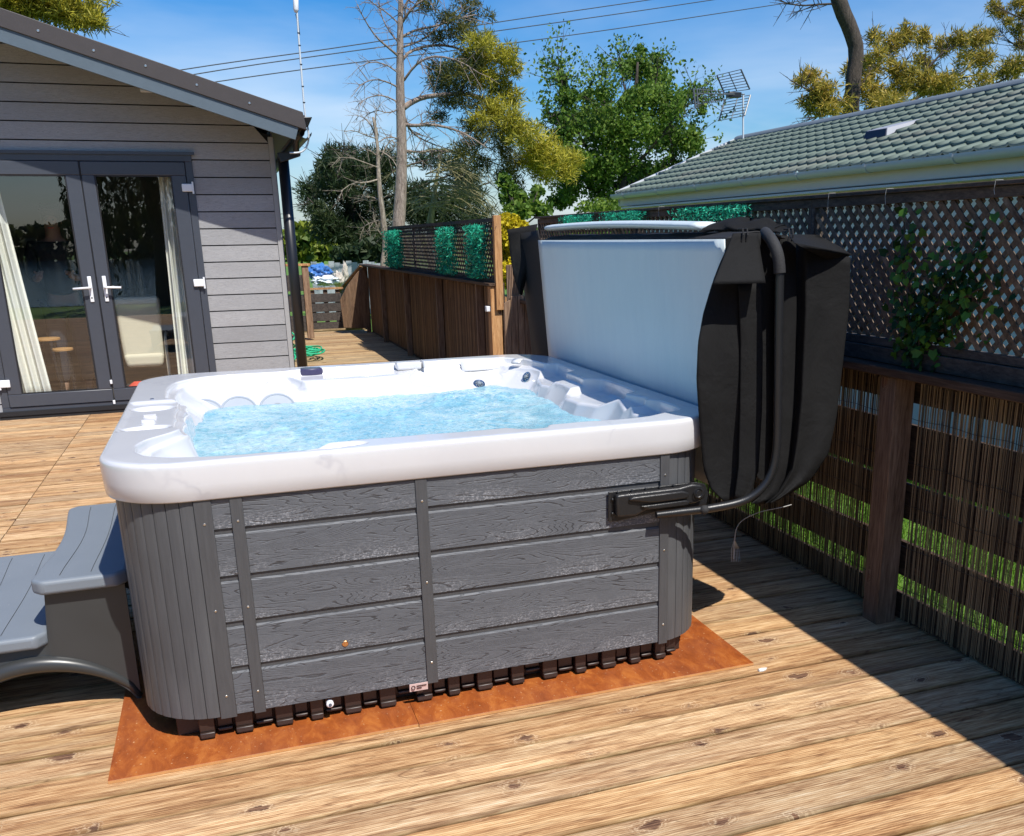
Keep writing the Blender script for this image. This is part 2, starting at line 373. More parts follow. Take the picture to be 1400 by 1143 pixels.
# ------------------------------------------------------------------ mesh helper
WL = {}
class MB:
    def __init__(s): s.v = []; s.f = []; s.mi = []
    def quad(s, *p, m=0):
        b = len(s.v); s.v += [tuple(q) for q in p]; s.f.append(tuple(range(b, b+len(p)))); s.mi.append(m)
    def box(s, x0, x1, y0, y1, z0, z1, m=0):
        s.hexa([(x0,y0,z0),(x1,y0,z0),(x1,y1,z0),(x0,y1,z0)], [(x0,y0,z1),(x1,y0,z1),(x1,y1,z1),(x0,y1,z1)], m)
    def hexa(s, lo, hi, m=0):
        b = len(s.v); n = len(lo); s.v += [tuple(q) for q in lo] + [tuple(q) for q in hi]
        s.f.append(tuple(b+n-1-i for i in range(n))); s.f.append(tuple(b+n+i for i in range(n))); s.mi += [m, m]
        for i in range(n):
            j = (i+1) % n; s.f.append((b+i, b+j, b+n+j, b+n+i)); s.mi.append(m)
    def bar(s, a, b_, w, h, up=(0,0,1), m=0):
        a = Vector(a); b_ = Vector(b_); d = (b_-a).normalized(); up = Vector(up)
        sd = d.cross(up).normalized()*w/2; u = sd.cross(d).normalized()*h/2
        s.hexa([a-sd-u, a+sd-u, a+sd+u, a-sd+u], [b_-sd-u, b_+sd-u, b_+sd+u, b_-sd+u], m)
    def tube(s, pts, r, n=8, m=0, caps=True):
        pts = [Vector(p) for p in pts]; rs = r if isinstance(r, (list, tuple)) else [r]*len(pts)
        if len(rs) != len(pts):
            rs = [rs[min(len(rs)-1, int(i/(len(pts)-1)*(len(rs)-1)))] for i in range(len(pts))]
        b = len(s.v); prev = None
        for i, p in enumerate(pts):
            d = (pts[min(i+1, len(pts)-1)]-pts[max(i-1, 0)])
            d = d.normalized() if d.length > 1e-9 else Vector((0,0,1))
            if prev is None: a = d.orthogonal().normalized()
            else:
                a = prev - d*prev.dot(d)
                a = a.normalized() if a.length > 1e-6 else d.orthogonal().normalized()
            prev = a; c = d.cross(a)
            for k in range(n):
                t = 2*PI*k/n; s.v.append(tuple(p + (a*math.cos(t)+c*math.sin(t))*rs[i]))
        for i in range(len(pts)-1):
            for k in range(n):
                s.f.append((b+i*n+k, b+i*n+(k+1)%n, b+(i+1)*n+(k+1)%n, b+(i+1)*n+k)); s.mi.append(m)
        if caps:
            s.f.append(tuple(b+n-1-k for k in range(n))); s.f.append(tuple(b+(len(pts)-1)*n+k for k in range(n))); s.mi += [m, m]
    def grid(s, rows, m=0, closed=False):
        b = len(s.v); nr = len(rows); nc = len(rows[0])
        for r in rows: s.v += [tuple(p) for p in r]
        for i in range(nr-1):
            for j in range(nc if closed else nc-1):
                k = (j+1) % nc
                s.f.append((b+i*nc+j, b+i*nc+k, b+(i+1)*nc+k, b+(i+1)*nc+j)); s.mi.append(m)
    def slab(s, rows, th, m=0):
        """grid of points thickened by vector th"""
        th = Vector(th); top = [[Vector(p) for p in r] for r in rows]; bot = [[p-th for p in r] for r in top]
        b = len(s.v); nr = len(rows); nc = len(rows[0])
        for r in top: s.v += [tuple(p) for p in r]
        for r in bot: s.v += [tuple(p) for p in r]
        o = nr*nc
        for i in range(nr-1):
            for j in range(nc-1):
                q = (b+i*nc+j, b+i*nc+j+1, b+(i+1)*nc+j+1, b+(i+1)*nc+j)
                s.f.append(q); s.f.append(tuple(x+o for x in reversed(q))); s.mi += [m, m]
        ed = [(i*nc, (i+1)*nc) for i in range(nr-1)] + [((i+1)*nc+nc-1, i*nc+nc-1) for i in range(nr-1)] + [(j+1, j) for j in range(nc-1)] + [((nr-1)*nc+j, (nr-1)*nc+j+1) for j in range(nc-1)]
        for p, q in ed: s.f.append((b+p, b+q, b+q+o, b+p+o)); s.mi.append(m)
    def disc(s, c, nrm, r, h, n=20, m=0, bev=0.):
        c = Vector(c); nrm = Vector(nrm).normalized()
        if bev: s.tube([c, c+nrm*(h-bev), c+nrm*h], [r, r, r-bev], n, m)
        else: s.tube([c, c+nrm*h], r, n, m)
    def torus(s, c, nrm, R, r, n=28, k=8, m=0, a0=0., a1=2*PI, squash=1.):
        c = Vector(c); nrm = Vector(nrm).normalized(); a = nrm.orthogonal().normalized(); b = nrm.cross(a)
        full = abs(a1-a0-2*PI) < 1e-6
        pts = [c + (a*math.cos(a0+(a1-a0)*i/n) + b*math.sin(a0+(a1-a0)*i/n))*R for i in range(n+1)]
        s.tube(pts, r, k, m, caps=not full)
    def build(s, name, mats, parent=None, smooth=False, bevel=0., origin=None, seg=2, autosm=None):
        me = bpy.data.meshes.new(name)
        o = Vector(WL.get(parent.name, (0,0,0))) if parent else Vector(origin or (0,0,0))
        me.from_pydata([(x-o.x, y-o.y, z-o.z) for x, y, z in s.v], [], s.f)
        if isinstance(mats, str): mats = [mats]
        for q in mats: me.materials.append(MATS[q])
        if len(mats) > 1: me.polygons.foreach_set('material_index', s.mi)
        if len(s.f) < 60000:
            bm = bmesh.new(); bm.from_mesh(me); bmesh.ops.recalc_face_normals(bm, faces=bm.faces); bm.to_mesh(me); bm.free()
        ob = bpy.data.objects.new(name, me); COL.objects.link(ob)
        if parent: ob.parent = parent
        else: ob.location = o
        WL[ob.name] = tuple(o)
        if smooth: me.shade_smooth()
        if autosm: me.shade_smooth(); me.set_sharp_from_angle(angle=R_(autosm))
        if bevel:
            md = ob.modifiers.new('bevel', 'BEVEL'); md.width = bevel; md.segments = seg; md.limit_method = 'ANGLE'; md.angle_limit = R_(35)
            me.shade_smooth(); me.set_sharp_from_angle(angle=R_(40))
            md.harden_normals = False
        return ob
def smooth_path(P, it=2):
    for _ in range(it):
        Q = [P[0]]
        for a, b in zip(P, P[1:]): Q += [a*.75+b*.25, a*.25+b*.75]
        P = Q+[P[-1]]
    return P
def thing(name, label, cat, loc=(0,0,0), group=None):
    o = bpy.data.objects.new(name, None); COL.objects.link(o); o.location = loc; o.empty_display_size = .1
    o['label'] = label; o['category'] = cat
    if group: o['group'] = group
    WL[o.name] = tuple(loc); return o
def tag(o, label, cat, group=None):
    o['label'] = label; o['category'] = cat
    if group: o['group'] = group
    return o
def struct(o): o['kind'] = 'structure'; return o
def bulk(name, V, Fc, mname, parent=None, origin=None):
    """fast mesh from numpy: V (n,3), Fc (m,k)"""
    o = np.array(WL.get(parent.name, (0,0,0)) if parent else (origin or (0,0,0)))
    V = np.asarray(V, np.float32) - o.astype(np.float32)
    k = Fc.shape[1]; me = bpy.data.meshes.new(name)
    me.vertices.add(len(V)); me.vertices.foreach_set('co', V.ravel())
    me.loops.add(Fc.size); me.loops.foreach_set('vertex_index', Fc.ravel().astype(np.int32))
    me.polygons.add(len(Fc)); me.polygons.foreach_set('loop_start', np.arange(0, Fc.size, k, dtype=np.int32))
    me.polygons.foreach_set('loop_total', np.full(len(Fc), k, np.int32)) if False else None
    me.materials.append(MATS[mname]); me.update(calc_edges=True); me.validate()
    ob = bpy.data.objects.new(name, me); COL.objects.link(ob)
    if parent: ob.parent = parent
    else: ob.location = tuple(o)
    WL[ob.name] = tuple(o); return ob
rng = np.random.default_rng(5)
def quads_at(C, size, aspect=1.6, up=0., drop=0.):
    """one small folded quad per centre, random orientation"""
    n = len(C); a = rng.normal(size=(n,3)); a[:,2] = a[:,2]*(1-drop) - drop*2; a /= np.linalg.norm(a, axis=1)[:,None]
    b = rng.normal(size=(n,3)); b -= (b*a).sum(1)[:,None]*a; b /= np.linalg.norm(b, axis=1)[:,None]
    s = (size*(.6+.8*rng.random(n)))[:,None]
    a = a*s*aspect*.5; b = b*s*.5
    V = np.stack([C-a, C+b*.9, C+a, C-b*.9], 1).reshape(-1,3)
    return V, np.arange(4*n).reshape(n,4)
def in_ball(c, r, n, shell=.35):
    d = rng.normal(size=(n,3)); d /= np.linalg.norm(d, axis=1)[:,None]
    rr = (shell + (1-shell)*rng.random(n))**.6
    return np.array(c) + d*rr[:,None]*np.array(r)
def tufts(centres, per, length, width, updir=.25):
    """radiating needle tufts; centres (n,3)"""
    C = np.repeat(np.asarray(centres), per, 0); n = len(C)
    d = rng.normal(size=(n,3)); d[:,2] += updir; d /= np.linalg.norm(d, axis=1)[:,None]
    b = rng.normal(size=(n,3)); b -= (b*d).sum(1)[:,None]*d; b /= np.linalg.norm(b, axis=1)[:,None]
    L = (length*(.6+.7*rng.random(n)))[:,None]
    V = np.stack([C-b*width*.3, C+d*L*.5-b*width, C+d*L, C+d*L*.5+b*width], 1).reshape(-1,3)
    return V, np.arange(4*n).reshape(n,4)

# ================================================================== HOT TUB
tub = thing('hot_tub', 'square hot tub with white marbled shell and charcoal wood-effect cabinet, water bubbling', 'hot tub', (.67, 1.06, 0))
X0, X1, Y0, Y1 = -.372, 1.70, 0., 2.13
def rrect(x0, x1, y0, y1, r, n=14):
    """closed rounded rectangle, counterclockwise, starting on the front left"""
    P = []
    for cx, cy, a in ((x0+r, y0+r, PI), (x1-r, y0+r, 1.5*PI), (x1-r, y1-r, 0), (x0+r, y1-r, .5*PI)):
        for i in range(n+1):
            t = a + .5*PI*i/n; P.append((cx+r*math.cos(t), cy+r*math.sin(t)))
    return P
# dark core behind the boards
mb = MB(); P = rrect(X0+.016, X1-.016, Y0+.016, Y1-.016, .23, 10)
mb.grid([[(x, y, .07) for x, y in P], [(x, y, .795) for x, y in P]], closed=True); mb.build('cabinet_core', 'dark_core', tub, smooth=False)
# ribbed corner panels
def corner(cx, cy, a0, r=.24, z0=.056, z1=.803):
    mb = MB(); n = 9; a1 = a0+.5*PI
    for i in range(n):
        t0 = a0+(a1-a0)*i/n; t1 = a0+(a1-a0)*(i+1)/n; e = .0011/r
        prof = []
        for k in range(5):
            t = t0+e+(t1-t0-2*e)*k/4; d = 0 if 0 < k < 4 else -.0014
            prof.append((cx+(r+d)*math.cos(t), cy+(r+d)*math.sin(t)))
        inner = [(cx+(r-.016)*math.cos(t), cy+(r-.016)*math.sin(t)) for t in (t1-e, t0+e)]
        Q = prof+inner
        mb.hexa([(x, y, z0) for x, y in Q], [(x, y, z1) for x, y in Q])
    return mb
r = .24
corner(X0+r+.004, Y0+r, PI).build('corner_panel', 'composite_rib', tub)
corner(X1-r, Y0+r, 1.5*PI).build('corner_panel', 'composite_rib', tub)
corner(X1-r, Y1-r, 0).build('corner_panel', 'composite_rib', tub)
corner(X0+r+.004, Y1-r, .5*PI).build('corner_panel', 'composite_rib', tub)
# boards, one part per board run (front: three bays, sides and back one bay)
ZT = [.80, .679, .522, .365, .208, .058]
def boards(p, q, nrm, name='cladding_board'):
    """horizontal boards between ground points p and q, facing nrm"""
    p = Vector((*p, 0)); q = Vector((*q, 0)); n = Vector((*nrm, 0))
    for i in range(5):
        top = ZT[i]; bot = ZT[i+1]+(.020 if i < 4 else 0)
        mb = MB()
        prof = [(0, bot), (.0, top-.006), (-.004, top), (-.014, top), (-.014, bot)]
        A = [p+n*d+Vector((0,0,z)) for d, z in prof]; B = [q+n*d+Vector((0,0,z)) for d, z in prof]
        mb.hexa(A, B); mb.build(name, 'composite_board', tub)
    for i in range(1, 5):   # recessed channels between the boards
        z = ZT[i]; mb = MB()
        mb.hexa([p+n*d+Vector((0,0,zz)) for d, zz in ((-.012, z-.004), (-.007, z-.002), (-.007, z+.022), (-.012, z+.024))],
                [q+n*d+Vector((0,0,zz)) for d, zz in ((-.012, z-.004), (-.007, z-.002), (-.007, z+.022), (-.012, z+.024))])
        mb.build('board_channel', 'composite_strip', tub)
boards((-.076, 0), (-.022, 0), (0, -1)); boards((.016, 0), (.562, 0), (0, -1)); boards((.602, 0), (1.461, 0), (0, -1))
boards((X0+.004, Y1-r), (X0+.004, Y0+r), (-1, 0)); boards((X1, Y0+r), (X1, Y1-r), (1, 0))
boards((X1-r, Y1), (X0+r+.004, Y1), (0, 1))
def strip(x0, x1, z0=.05, z1=.803, d=.006, screws=True):
    mb = MB(); mb.box(x0, x1, -d, .012, z0, z1); o = mb.build('vertical_strip', 'composite_strip', tub, bevel=.0015)
    if screws:
        for z in (.72, .43, .13):
            s = MB(); s.disc(((x0+x1)/2, -d, z), (0, -1, 0), .0042, .0022, 12, 0, .001); s.build('screw', 'screw_steel', o, smooth=False)
strip(-.1275, -.0765); strip(-.0215, .0155); strip(.5625, .6015); strip(1.4615, 1.498)
mb = MB(); mb.disc((.292, 0, .249), (0, -1, 0), .011, .004, 16, 0, .002); mb.disc((.292, -.004, .249), (0, -1, 0), .005, .002, 12)
mb.build('inspection_plug', 'brass', tub)
# sticker hanging below the centre strip (ring emblem + two lines of print too small to read)
st = MB(); st.hexa([(.498, -.004, .03), (.563, -.004, .03), (.563, -.001, .03), (.498, -.001, .03)], [(.498, -.009, .060), (.563, -.009, .060), (.563, -.006, .060), (.498, -.006, .060)])
stk = st.build('maker_sticker', 'sticker', tub)
ink = MB(); ink.torus((.511, -.0085, .046), (0, -1, .15), .0062, .0016, 16, 6)
for z, a, b in ((.0505, .523, .5575), (.0415, .523, .541)):
    x = a; random.seed(3)
    while x < b:
        w = random.uniform(.0014, .003); yy = -.0075-(z-.045)*.16
        ink.box(x, min(x+w, b), yy-.0012, yy, z-.0022, z+.0022); x += w+.0009
ink.build('print', 'sticker_ink', stk)
# moulded base pan with tapered feet
mb = MB(); random.seed(11)
mb.box(X0+.10, X1-.10, .09, Y1-.1, ZG+.0128, .075)
x = X0+.17; k = 0; ZP = ZG+.0135
while x < X1-.17:
    w = random.choice((.046, .052, .060)); deep = (k % 2 == 0); z0 = ZP if deep else ZP+.014; yo = .020 if deep else .034
    t = .008
    if random.random() < .12 and not deep: z0 += .02
    lip = .026 if deep else .016
    A4 = lambda a, b, y, z: [(a, y, z), (b, y, z), (b, .10, z), (a, .10, z)]
    mb.hexa(A4(x+t, x+w-t, yo+.012, z0), A4(x+.003, x+w-.003, yo, z0+.008))
    mb.hexa(A4(x+.003, x+w-.003, yo, z0+.008), A4(x+.002, x+w-.002, yo+.002, z0+lip))
    mb.hexa(A4(x+.002, x+w-.002, yo+.012, z0+lip), A4(x, x+w, yo+.004, .09))
    x += w+.005; k += 1
mb.build('base_pan', 'pan_plastic', tub, bevel=.003)
mb = MB(); mb.disc((.224, .016, .034), (0, -1, 0), .0125, .02, 20, 0, .003); d_ = mb.build('drain_cap', 'handle_white', tub)
mb = MB(); mb.disc((.224, -.0045, .034), (0, -1, 0), .0055, .003, 14); mb.build('drain_valve', 'control_grey', d_)

# ------------------------------------------------------------------ moulded shell
CX, CY = .67, 1.06
NT = 1080
OUT = (-.397, 1.735, -.018, 2.165, .25)
def ray_rr(th, x0, x1, y0, y1, r):
    """distance from the centre to a rounded rectangle along th"""
    c, s = math.cos(th), math.sin(th); lo, hi = 0., 3.
    for _ in range(26):
        m = (lo+hi)/2; x = CX+c*m; y = CY+s*m
        dx = max(x0+r-x, x-(x1-r), 0); dy = max(y0+r-y, y-(y1-r), 0)
        ins = x0 < x < x1 and y0 < y < y1 and (dx*dx+dy*dy) <= r*r
        lo, hi = (m, hi) if ins else (lo, m)
    return lo
# opening: (x, y, shelf width, shelf z, run from shelf down to the water line)
CT = [(-.09,.055,.02,.905,.05),(.04,.035,.02,.905,.04),(.14,.045,.02,.905,.04),(.26,.095,.02,.905,.05),(.40,.115,.02,.905,.05),(.62,.11,.02,.905,.05),(.84,.10,.02,.905,.05),
(.925,.105,.02,.905,.05),(.945,.06,.16,.858,.03),(1.0,.045,.17,.856,.03),(1.055,.05,.17,.856,.03),(1.07,.095,.02,.905,.05),(1.2,.10,.02,.9,.05),(1.38,.085,.02,.905,.05),(1.47,.10,.03,.9,.06),
(1.535,.135,.04,.90,.07),(1.575,.15,.08,.872,.03),(1.635,.17,.10,.868,.03),(1.655,.26,.10,.866,.03),(1.655,.40,.10,.866,.03),(1.650,.46,.10,.866,.03),(1.600,.49,.015,.90,.05),(1.595,.62,.015,.90,.05),(1.66,.655,.15,.862,.03),(1.675,.80,.20,.858,.02),
(1.675,.98,.20,.858,.02),(1.665,1.06,.17,.860,.03),(1.595,1.10,.06,.885,.06),(1.590,1.34,.06,.885,.06),(1.655,1.38,.15,.862,.03),(1.66,1.50,.18,.858,.02),(1.66,1.66,.16,.860,.03),(1.60,1.70,.03,.89,.10),(1.585,1.80,.03,.89,.14),
(1.55,1.93,.05,.885,.16),(1.47,2.02,.04,.89,.17),(1.36,2.06,.03,.895,.31),(1.18,2.07,.03,.90,.33),(1.05,2.065,.03,.90,.33),(.99,2.055,.03,.90,.3),(.965,2.05,.18,.892,.12),(.90,2.065,.21,.89,.10),
(.70,2.075,.22,.888,.08),(.50,2.075,.21,.888,.06),(.36,2.06,.19,.888,.07),(.305,2.04,.17,.888,.08),(.29,2.02,.03,.905,.22),(.2,2.02,.03,.905,.24),(.0,2.02,.03,.905,.25),(-.10,1.99,.03,.905,.24),
(-.17,1.93,.03,.905,.17),(-.225,1.84,.03,.905,.16),(-.25,1.7,.03,.905,.14),(-.255,1.5,.03,.905,.12),(-.25,1.34,.02,.905,.08),(-.20,1.27,.02,.907,.025),(-.195,1.1,.02,.907,.02),(-.195,.85,.02,.907,.02),(-.195,.66,.02,.907,.02),
(-.17,.56,.02,.905,.03),(-.20,.50,.03,.90,.06),(-.27,.42,.04,.89,.12),(-.30,.32,.04,.89,.15),(-.295,.22,.04,.89,.16),(-.26,.14,.03,.895,.14),(-.19,.085,.03,.90,.10)]
tab = []
for x, y, sw, sz, w in CT:
    tab.append((math.atan2(y-CY, x-CX) % (2*PI), math.hypot(x-CX, y-CY), sw, sz, w))
tab.sort(); T = np.array(tab); T3 = np.vstack([T-[2*PI,0,0,0,0], T, T+[2*PI,0,0,0,0]])
TH = np.arange(NT)*2*PI/NT
def interp(k, blur):
    a = np.interp(TH, T3[:,0], T3[:,k]); w = np.hanning(blur*2+3); w /= w.sum()
    b = np.concatenate([a[-blur-1:], a, a[:blur+1]]); return np.convolve(b, w, 'valid')
R1 = interp(1, 3); SW = interp(2, 3); SZ = interp(3, 2); WW = interp(4, 3)
RO = np.array([ray_rr(t, *OUT) for t in TH])
R1 = np.minimum(R1, RO-.028)
def sst(a, b, x):
    t = max(0., min(1., (x-a)/(b-a))); return t*t*(3-2*t)
def rimz(x, y):
    z = .922
    # long shallow scoop in the front rim
    e = ((x-.262)/.155)**2+((y-.058)/.040)**2
    z -= .026*sst(1.10, .80, math.sqrt(e))
    # step in the left rim between the controls and the front seat, lowered tray with raised ends
    if x < -.10:
        z -= .010*sst(.60, .64, y)*sst(1.30, 1.26, y)
        for yy, yw in ((.69, .045), (1.14, .06)):
            e = math.hypot((x+.285)/.075, (y-yy)/yw); z -= .02*sst(1.1, .7, e)
    # faint crown of the moulding
    z += .0025*math.sin(x*2.3+1)*math.sin(y*1.9)
    return z
rings = []
def ring(fn):
    rr = []
    for i in range(NT):
        q = fn(i); rad, z = q
        rr.append((CX+math.cos(TH[i])*rad, CY+math.sin(TH[i])*rad, z))
    rings.append(rr)
ring(lambda i: (RO[i]-.03, .806)); ring(lambda i: (RO[i]-.010, .798)); ring(lambda i: (RO[i]-.006, .802)); ring(lambda i: (RO[i]-.002, .85)); ring(lambda i: (RO[i], .885)); ring(lambda i: (RO[i]-.001, .900))
for k in range(7):
    a = (k+1)/7*PI/2
    ring(lambda i, a=a: (RO[i]-.001-.015*(1-math.cos(a)), .905+(.921-.905)*math.sin(a)))
K = 16
for k in range(1, K+1):
    def fn(i, k=k):
        a = RO[i]-.018; b = R1[i]; rad = a+(b-a)*k/K
        x = CX+math.cos(TH[i])*rad; y = CY+math.sin(TH[i])*rad
        return rad, rimz(x, y)
    ring(fn)
def last(i): return rings[-1][i]
base = rings[-1]
def edge(k):
    def fn(i):
        z0 = base[i][2]; a = k/4*PI/2; rr_ = .009
        return R1[i]-rr_*math.sin(a), z0-rr_*(1-math.cos(a))
    return fn
for k in (1, 2, 3, 4): ring(edge(k))
SZc = np.minimum(SZ, .9)
def f_a(i): return R1[i]-.011, max(SZc[i]+.006, SZc[i])
ring(f_a); ring(lambda i: (R1[i]-.016, SZc[i])); 
for t in (.25, .5, .75, .95): ring(lambda i, t=t: (R1[i]-.016-SW[i]*t, SZc[i]-.004*t))
ring(lambda i: (R1[i]-.020-SW[i], SZc[i]-.009)); ring(lambda i: (R1[i]-.024-SW[i], SZc[i]-.018))
for t in (.12, .25, .4, .55, .7, .85, 1.): ring(lambda i, t=t: (R1[i]-.024-SW[i]-WW[i]*(t**1.1), (SZc[i]-.018)*(1-t)+.79*t))
RW = R1-.024-SW-WW
for rad, z in ((.03, .72), (.07, .6), (.10, .5), (.30, .47), (.42, .45), (.45, .3)): ring(lambda i, rad=rad, z=z: (max(RW[i]-rad, .15), z))
mb = MB(); mb.grid(rings, closed=True)
nb = len(mb.v)-NT; mb.f.append(tuple(nb+i for i in range(NT))); mb.mi.append(0)
shell = mb.build('shell', 'gelcoat', tub, smooth=True)

# water surface: real small waves, thrown up above the jets
def wr(th):
    return np.interp(th % (2*PI), TH, RW, period=2*PI)
mb = MB(); NR = 90; NA = 420; rows = []
jet_sp = [(1.05, 1.5, .22, .016), (-.02, 1.62, .14, .008), (1.30, 1.45, .16, .012), (.6, 1.3, .35, .008), (.2, 1.0, .3, .005)]
for j in range(NR+1):
    row = []; f = (j/NR)**.8
    for i in range(NA):
        th = 2*PI*i/NA; rad = (wr(th)+.012)*(1-f)+.001; x = CX+math.cos(th)*rad; y = CY+math.sin(th)*rad
        z = .800+.005*noise.noise((x*7, y*7, 0))+.0055*noise.noise((x*19, y*16, 3))+.003*noise.noise((x*48, y*40, 7))
        for jx, jy, jr, jh in jet_sp:
            d = math.hypot(x-jx, y-jy)/jr
            if d < 1: z += (1-d*d)**2*jh*(1+1.3*noise.noise((x*24, y*24, 1)))
        row.append((x, y, z))
    rows.append(row)
mb.grid(rows, closed=True); mb.build('water', 'spa_water', tub, smooth=True)

# jets
def jet(p, nrm, R, kind):
    p = Vector(p); nrm = Vector(nrm).normalized()
    mb = MB(); mb.torus(p, nrm, R, R*(.13 if kind == 'swirl' else .075), 36, 8); mb.disc(p-nrm*.004, nrm, R*.98, .006, 30)
    ring_ = mb.build('jet', 'chrome' if kind == 'swirl' else 'jet_ring', tub, smooth=False, autosm=35)
    mb = MB()
    if kind == 'swirl':
        a = nrm.orthogonal().normalized(); b = nrm.cross(a)
        for k in range(8):
            t = 2*PI*k/8; q0 = p+(a*math.cos(t)+b*math.sin(t))*R*.42+nrm*.006; t += .5; q1 = p+(a*math.cos(t)+b*math.sin(t))*R*.8+nrm*.004
            mb.tube([q0, q1], R*.07, 6)
        mb.disc(p+nrm*.001, nrm, R*.38, .012, 18, 0, .003)
    else:
        mb.disc(p+nrm*.001, nrm, R*.34, .008, 18, 0, .003)
    mb.build('nozzle', 'jet_grey', ring_, autosm=35)
    return ring_
for u, w in ((655, 525), (703, 525)):
    q = at(u, w, y=1.85); jet((q.x, 1.848, q.z), (0, -1, 1.3), .029, 'swirl')
q = at(740, 532, x=1.52); jet((1.500, 1.72, .852), (-1, -.45, .6), .026, 'swirl')
for u, w in ((279, 557), (326, 553), (379, 549)):
    q = at(u, w, y=1.735); jet((q.x, 1.735, q.z-.034), (0, -1, .9), .082, 'big')
# headrest pillows
def pillow(x0, x1, y, z0, z1, tilt, n=14, th=.028, name='headrest_pillow'):
    mb = MB(); rows = []
    for i in range(n+1):
        row = []; s = -1+2*i/n
        for j in range(n+1):
            t = -1+2*j/n; e = (1-abs(s)**6)*(1-abs(t)**4)
            row.append((x0+(x1-x0)*(s+1)/2, y-th*max(0, e)**.45-tilt*(1-t)/2, z0+(z1-z0)*(t+1)/2))
        rows.append(row)
    mb.grid(rows); return mb.build(name, 'gelcoat', tub, smooth=True)
pillow(1.22, 1.475, 2.035, .862, .925, .045)
mb = MB(); mb.box(.865, 1.0, 1.99, 2.06, .89, .932); mb.build('diverter_block', 'gelcoat', tub, bevel=.012, seg=4)
mb = MB(); mb.box(1.005, 1.018, 1.97, 2.06, .90, .934); mb.build('diverter_lever', 'gelcoat', tub, bevel=.004)
# inset panel in the back wall of the left seat
mb = MB(); mb.slab([[(-.06, 1.965, .882), (.21, 1.965, .882)], [(-.015, 1.925, .852), (.165, 1.925, .852)]], (0, -.004, -.006)); mb.build('backrest_inset', 'gelcoat', tub, bevel=.002)
# topside control on the back shelf
q = at(425, 509, z=.90)
mb = MB(); rows = []
for rr_, zz in ((1., 0), (1., .012), (.97, .017), (.86, .020), (.84, .0195)): rows.append([(q.x+.062*rr_*math.cos(t*PI/18), q.y+.036*rr_*math.sin(t*PI/18), .889+zz*1.6) for t in range(36)])
mb.grid(rows, closed=True); mb.f.append(tuple(len(mb.v)-36+i for i in range(36))); mb.mi.append(0)
tc_ = mb.build('topside_control', 'control_purple', tub, autosm=30)
mb = MB(); rows = []
for rr_, zz in ((.82, .0), (.80, .004), (.3, .005)): rows.append([(q.x+.062*rr_*math.cos(t*PI/18), q.y+.036*rr_*math.sin(t*PI/18), .921+zz) for t in range(36)])
mb.grid(rows, closed=True); mb.f.append(tuple(len(mb.v)-36+i for i in range(36))); mb.mi.append(0)
mb.build('display', 'control_grey', tc_, autosm=30)
# filter lid in the front notch
q = at(716, 590, z=.845); mb = MB(); mb.disc((q.x, q.y, .60), (0, 0, 1), .066, .245, 30, 0, .008); mb.build('filter_lid', 'lid_grey', tub, autosm=35)
# air dials on the left rim tray
for yy in (.92, .80):
    mb = MB(); mb.disc((-.285, yy, .9105), (0, 0, 1), .026, .008, 24, 0, .003); mb.box(-.307, -.263, yy-.004, yy+.004, .918, .926); mb.build('air_dial', 'gelcoat', tub, autosm=30)
mb = MB(); mb.disc((-.30, 1.34, .9205), (0, 0, 1), .009, .004, 16, 0, .002); mb.build('light_button', 'chrome', tub, autosm=30)
# waterfall lip in the back right corner
mb = MB(); rows = []
for k in range(9):
    t = k/8*PI*.55; rows.append([(1.505-.03*math.sin(t)+dx, 1.93-.03*math.sin(t)-dx*.8, .905+.018*math.cos(t)) for dx in (0, .02, .04)])
mb.slab(rows, (.004, .004, -.004)); mb.build('waterfall_lip', 'gelcoat', tub, smooth=True)
# ================================================================== DECK
PITCHB = .1675; Y_S = -.198
mb = MB(); random.seed(21)
def board(x0, x1, y0, y1, z1, th=.03, b=.005):
    mb.hexa([(x0, y0, z1-th), (x1, y0, z1-th), (x1, y1, z1-th), (x0, y1, z1-th)], [(x0, y0, z1-b), (x1, y0, z1-b), (x1, y1, z1-b), (x0, y1, z1-b)])
    n = len(mb.v)
    mb.v += [(x0, y0+b, z1), (x1, y0+b, z1), (x1, y1-b, z1), (x0, y1-b, z1)]
    mb.f.append((n, n+1, n+2, n+3)); mb.f.append((n-4, n-3, n+1, n)); mb.f.append((n-2, n-1, n+3, n+2)); mb.mi += [0, 0, 0]
k0 = int((-7-Y_S)/PITCHB); k1 = int((7.19-Y_S)/PITCHB)
for k in range(k0, k1+1):
    y0 = Y_S+k*PITCHB+.0038; y1 = Y_S+(k+1)*PITCHB-.0038
    if y1 > 7.19: continue
    dz = random.uniform(-.0015, .0015)
    for a, b in ((-6.5, -1.302), (-1.296, 2.70)):
        board(a, b, y0, y1, ZG+dz)
deck = mb.build('deck', 'deck_wood'); struct(deck)
mb = MB()
for k in range(0, 49):
    y0 = 7.19+k*PITCHB+.0035; y1 = y0+PITCHB-.007
    if y1 > 15.0: break
    board(.72, 2.56, y0, y1, ZG-.001)
for k in range(0, 26):   # the ramp goes down beyond
    y0 = 15.05+k*.15; mb.hexa([(.9, y0, -.04-.15*(y0-15)), (2.6, y0, -.04-.15*(y0-15)), (2.6, y0+.143, -.04-.15*(y0-14.86)), (.9, y0+.143, -.04-.15*(y0-14.86))],
                              [(.9, y0, -.005-.15*(y0-15)), (2.6, y0, -.005-.15*(y0-15)), (2.6, y0+.143, -.005-.15*(y0-14.86)), (.9, y0+.143, -.005-.15*(y0-14.86))])
struct(mb.build('walkway', 'ramp_wood'))
mb = MB(); mb.box(-6.5, 2.70, -7, 7.19, -.19, ZG-.045); struct(mb.build('deck_joists', 'dark_core'))
mb = MB()
N_ = 60
mb.quad((-250, -250, -.36), (250, -250, -.36), (250, 300, -.36), (-250, 300, -.36)); struct(mb.build('ground', 'grass'))
